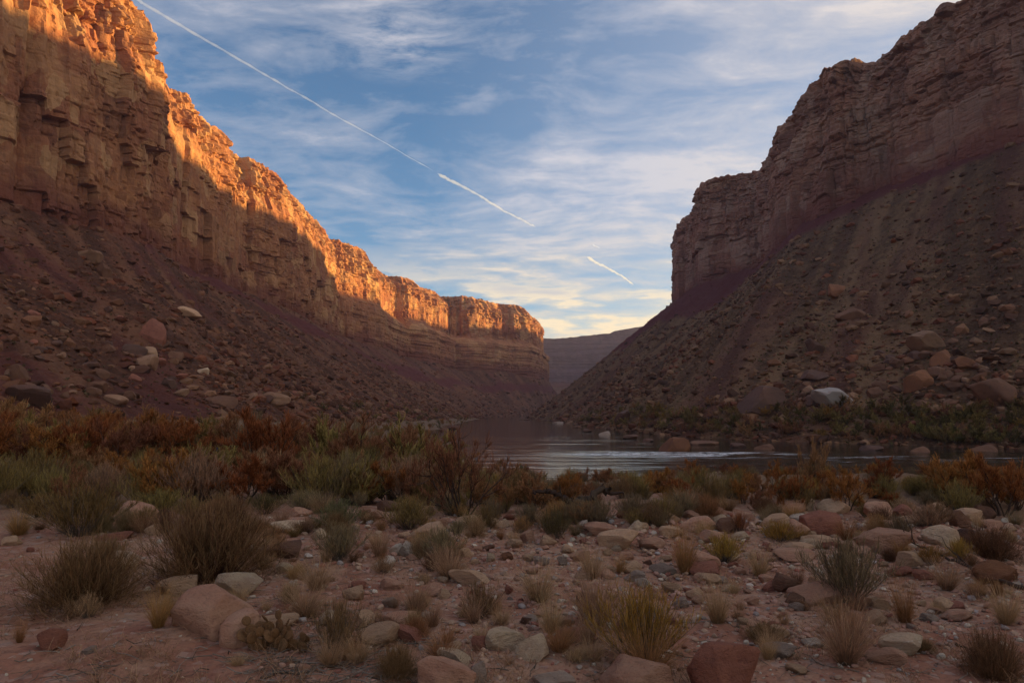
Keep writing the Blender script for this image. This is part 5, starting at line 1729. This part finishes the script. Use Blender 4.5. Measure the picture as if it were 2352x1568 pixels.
limb('dead_tree', [(828, 1156, d3), (845, 1137, d3), (868, 1127, d3), (890, 1132, d3 + .2), (912, 1148, d3 + .3)], 0.09, 0.05, 'dark arched trunk bent to the ground left of the bare-stemmed shrub', 'dead tree')
d4 = depth_at(1796, 1150)
limb('dead_tree', [(1795, 1150, d4), (1799, 1138, d4), (1797, 1128, d4), (1806, 1120, d4), (1815, 1114, d4)], 0.07, 0.03, 'short forked black snag behind the pink two-faced boulder', 'dead tree')
d5 = depth_at(1680, 1146)
limb('arched_branch', [(1685, 1146, d5), (1672, 1138, d5), (1655, 1131, d5), (1635, 1130, d5), (1624, 1133, d5)], 0.045, 0.015, 'thin arched dead branch above the boulder bar, right of the middle', 'branch')
d6 = depth_at(2180, 1165)
limb('dead_tree', [(2178, 1166, d6), (2172, 1152, d6), (2164, 1138, d6), (2158, 1126, d6)], 0.05, 0.02, 'leaning black stub under the tall orange tamarisk near the right edge', 'dead tree')
d7 = depth_at(2260, 1490)
limb('stick', [(2196, 1478, depth_at(2200, 1484)), (2212, 1486, depth_at(2212, 1490)), (2232, 1492, depth_at(2232, 1496))], 0.010, 0.005, 'short curved dark stick lying on the red sand at the lower right', 'stick')
d8 = depth_at(650, 1560)
limb('driftwood', [(600, 1556, depth_at(600, 1560)), (640, 1542, depth_at(640, 1546)), (690, 1546, depth_at(690, 1550)), (730, 1538, depth_at(730, 1542))], 0.014, 0.006, 'weathered grey stick on the sand below the prickly pear cactus', 'stick', mat='greywood')

# stones in and by the river
def river_rock(px, top, base, wpx, col, kind, label, group=None):
    d = ray(px, base); k = (WATER - EYE) / d[2]
    p = d * k + np.array([0, 0, EYE]); dep = (d * k) @ FWD
    wdt = wpx * dep / 1568; h = (base - top) * dep / 1568
    o = link('river_rock', rs.choice({'round': ROUND, 'block': BLOCK, 'slab': SLAB}[kind]))
    use_mat(o, ROCK[col])
    o.scale = (wdt / 2, wdt * 0.4, h * 0.75); o.location = (p[0], p[1] + wdt * 0.3, p[2] + h * 0.25)
    o.rotation_euler = (0.05, -0.05, rs.uniform(-.3, .3))
    tag(o, label, 'rock', group)


river_rock(1552, 1004, 1036, 78, 'orange', 'block', 'squared reddish rock standing in the river with a bright riffle beside it')
river_rock(1624, 1012, 1021, 70, 'brown', 'block', 'low flat rock in the water right of the squared reddish rock')
for x, t_, b_, w_, c_ in [(1328, 977, 982, 20, 'brown'), (1282, 968, 972, 26, 'grey'), (1206, 961, 964, 30, 'brown'), (1350, 984, 992, 24, 'dark'), (1390, 990, 999, 28, 'grey'), (1040, 976, 985, 30, 'dark'), (1018, 982, 990, 26, 'brown'),
                          (1450, 998, 1008, 34, 'dark'), (1490, 1006, 1014, 24, 'dark'), (1700, 1016, 1028, 40, 'dark'), (1760, 1020, 1032, 46, 'brown'), (2010, 1022, 1034, 50, 'dark'), (2120, 1026, 1038, 44, 'brown'), (2270, 1022, 1036, 60, 'brown'), (1245, 964, 967, 20, 'brown')]:
    river_rock(x, t_, b_, w_, c_, rs.choice(('round', 'block')), auto_label(f'{WORD[c_]} wet stone on the river edge', x, b_), 'stones along the water edge')

# a small bright blue bundle in the brush
p, dep = at(498, 1120)
d = ray(498, 1036); dep = 24.0
p = d / (d @ FWD) * dep + np.array([0, 0, EYE])
M_BLUE, t = new_mat('blue_cloth')
finish(t, (0.03, 0.10, 0.32), 0.7)
A = Acc()
zz_ = np.linspace(0, 1, 9)
A.tube(np.stack([0.02 * np.sin(5 * zz_), 0 * zz_, zz_ * 0.13], -1), np.array([0.01, .05, .06, .065, .06, .055, .045, .02, .025]), 10)
o = link('bundle', A.mesh('bundle', M_BLUE)); o.location = p
tag(o, 'small bright blue bundle hanging in the orange brush on the left', 'bag')

# ---------------------------------------------------------------- vapour trails
M_TRAIL, t = new_mat('vapour')
vs_ = t.n('ShaderNodeVolumePrincipled', ins={'Color': (0.80, 0.90, 1.0, 1), 'Density': 0.0055, 'Anisotropy': 0.0})
t.n('ShaderNodeOutputMaterial', ins={'Volume': vs_.outputs[0]})


def trail(pts, alt, r0, r1, label, seed):
    P = []
    for px, py in pts:
        d = ray(px, py); P.append(d * (alt / d[2]))
    P = np.array(P)
    u = np.linspace(0, 1, len(P)); n = 140; uu = np.linspace(0, 1, n)
    Q = np.stack([np.interp(uu, u, P[:, i]) for i in range(3)], -1)
    dist = np.linalg.norm(Q, axis=1)
    rd = np.interp(uu, [0, 1], [r0, r1]) / 1568 * dist * (0.8 + 0.35 * fbm(uu * 60, uu * 0, seed=seed, octaves=3))
    rd *= np.minimum(1, np.minimum(uu, 1 - uu) * 18 + 0.15)
    Q[:, 2] += fbm(uu * 22, uu * 0, seed=seed + 1, octaves=3) * 0.0011 * dist
    A = Acc(); A.tube(Q, rd, 12)
    a0 = A.n; A.V.append(Q[[0, -1]]); A.T.append(np.full((2, 3), .5)); A.n += 2
    o = link('contrail', A.mesh('contrail', M_TRAIL))
    tag(o, label, 'contrail', 'vapour trails in the sky')


trail([(300, -14), (330, 8), (480, 96), (620, 178), (700, 224), (800, 282), (905, 340), (1000, 396)], 5000, 3.8, 1.5, 'long upper vapour trail running from the left cliff down across the sky', 3)
trail([(1004, 398), (1045, 420), (1100, 448), (1150, 480), (1205, 508), (1230, 521)], 5000, 4.4, 2.0, 'middle vapour trail, a bright wavy piece in the centre of the sky', 5)
trail([(1349, 590), (1370, 603), (1400, 618), (1430, 635), (1456, 654)], 5000, 4.2, 1.8, 'short lower vapour trail just left of the right cliff', 7)
trail([(1361, 562), (1370, 566), (1378, 570)], 5000, 1.6, 0.8, 'tiny faint vapour trail above the short lower one', 9)

# ---------------------------------------------------------------- evening haze in the canyon
HAZE = 0.00009
M_HAZE, t = new_mat('haze_air')
hv_ = t.n('ShaderNodeVolumePrincipled', ins={'Color': (0.80, 0.84, 1.0, 1), 'Density': HAZE, 'Anisotropy': 0.2})
t.n('ShaderNodeOutputMaterial', ins={'Volume': hv_.outputs[0]})
x0, x1, y0, y1, z0, z1 = -9100, 9100, -9100, 9100, -13.6, 320.0
me = mesh_from('haze', [(x0, y0, z0), (x1, y0, z0), (x1, y1, z0), (x0, y1, z0), (x0, y0, z1), (x1, y0, z1), (x1, y1, z1), (x0, y1, z1)],
               [0, 3, 2, 1, 4, 5, 6, 7, 0, 1, 5, 4, 1, 2, 6, 5, 2, 3, 7, 6, 3, 0, 4, 7], 4, False, [M_HAZE])
link('haze', me, kind='stuff')
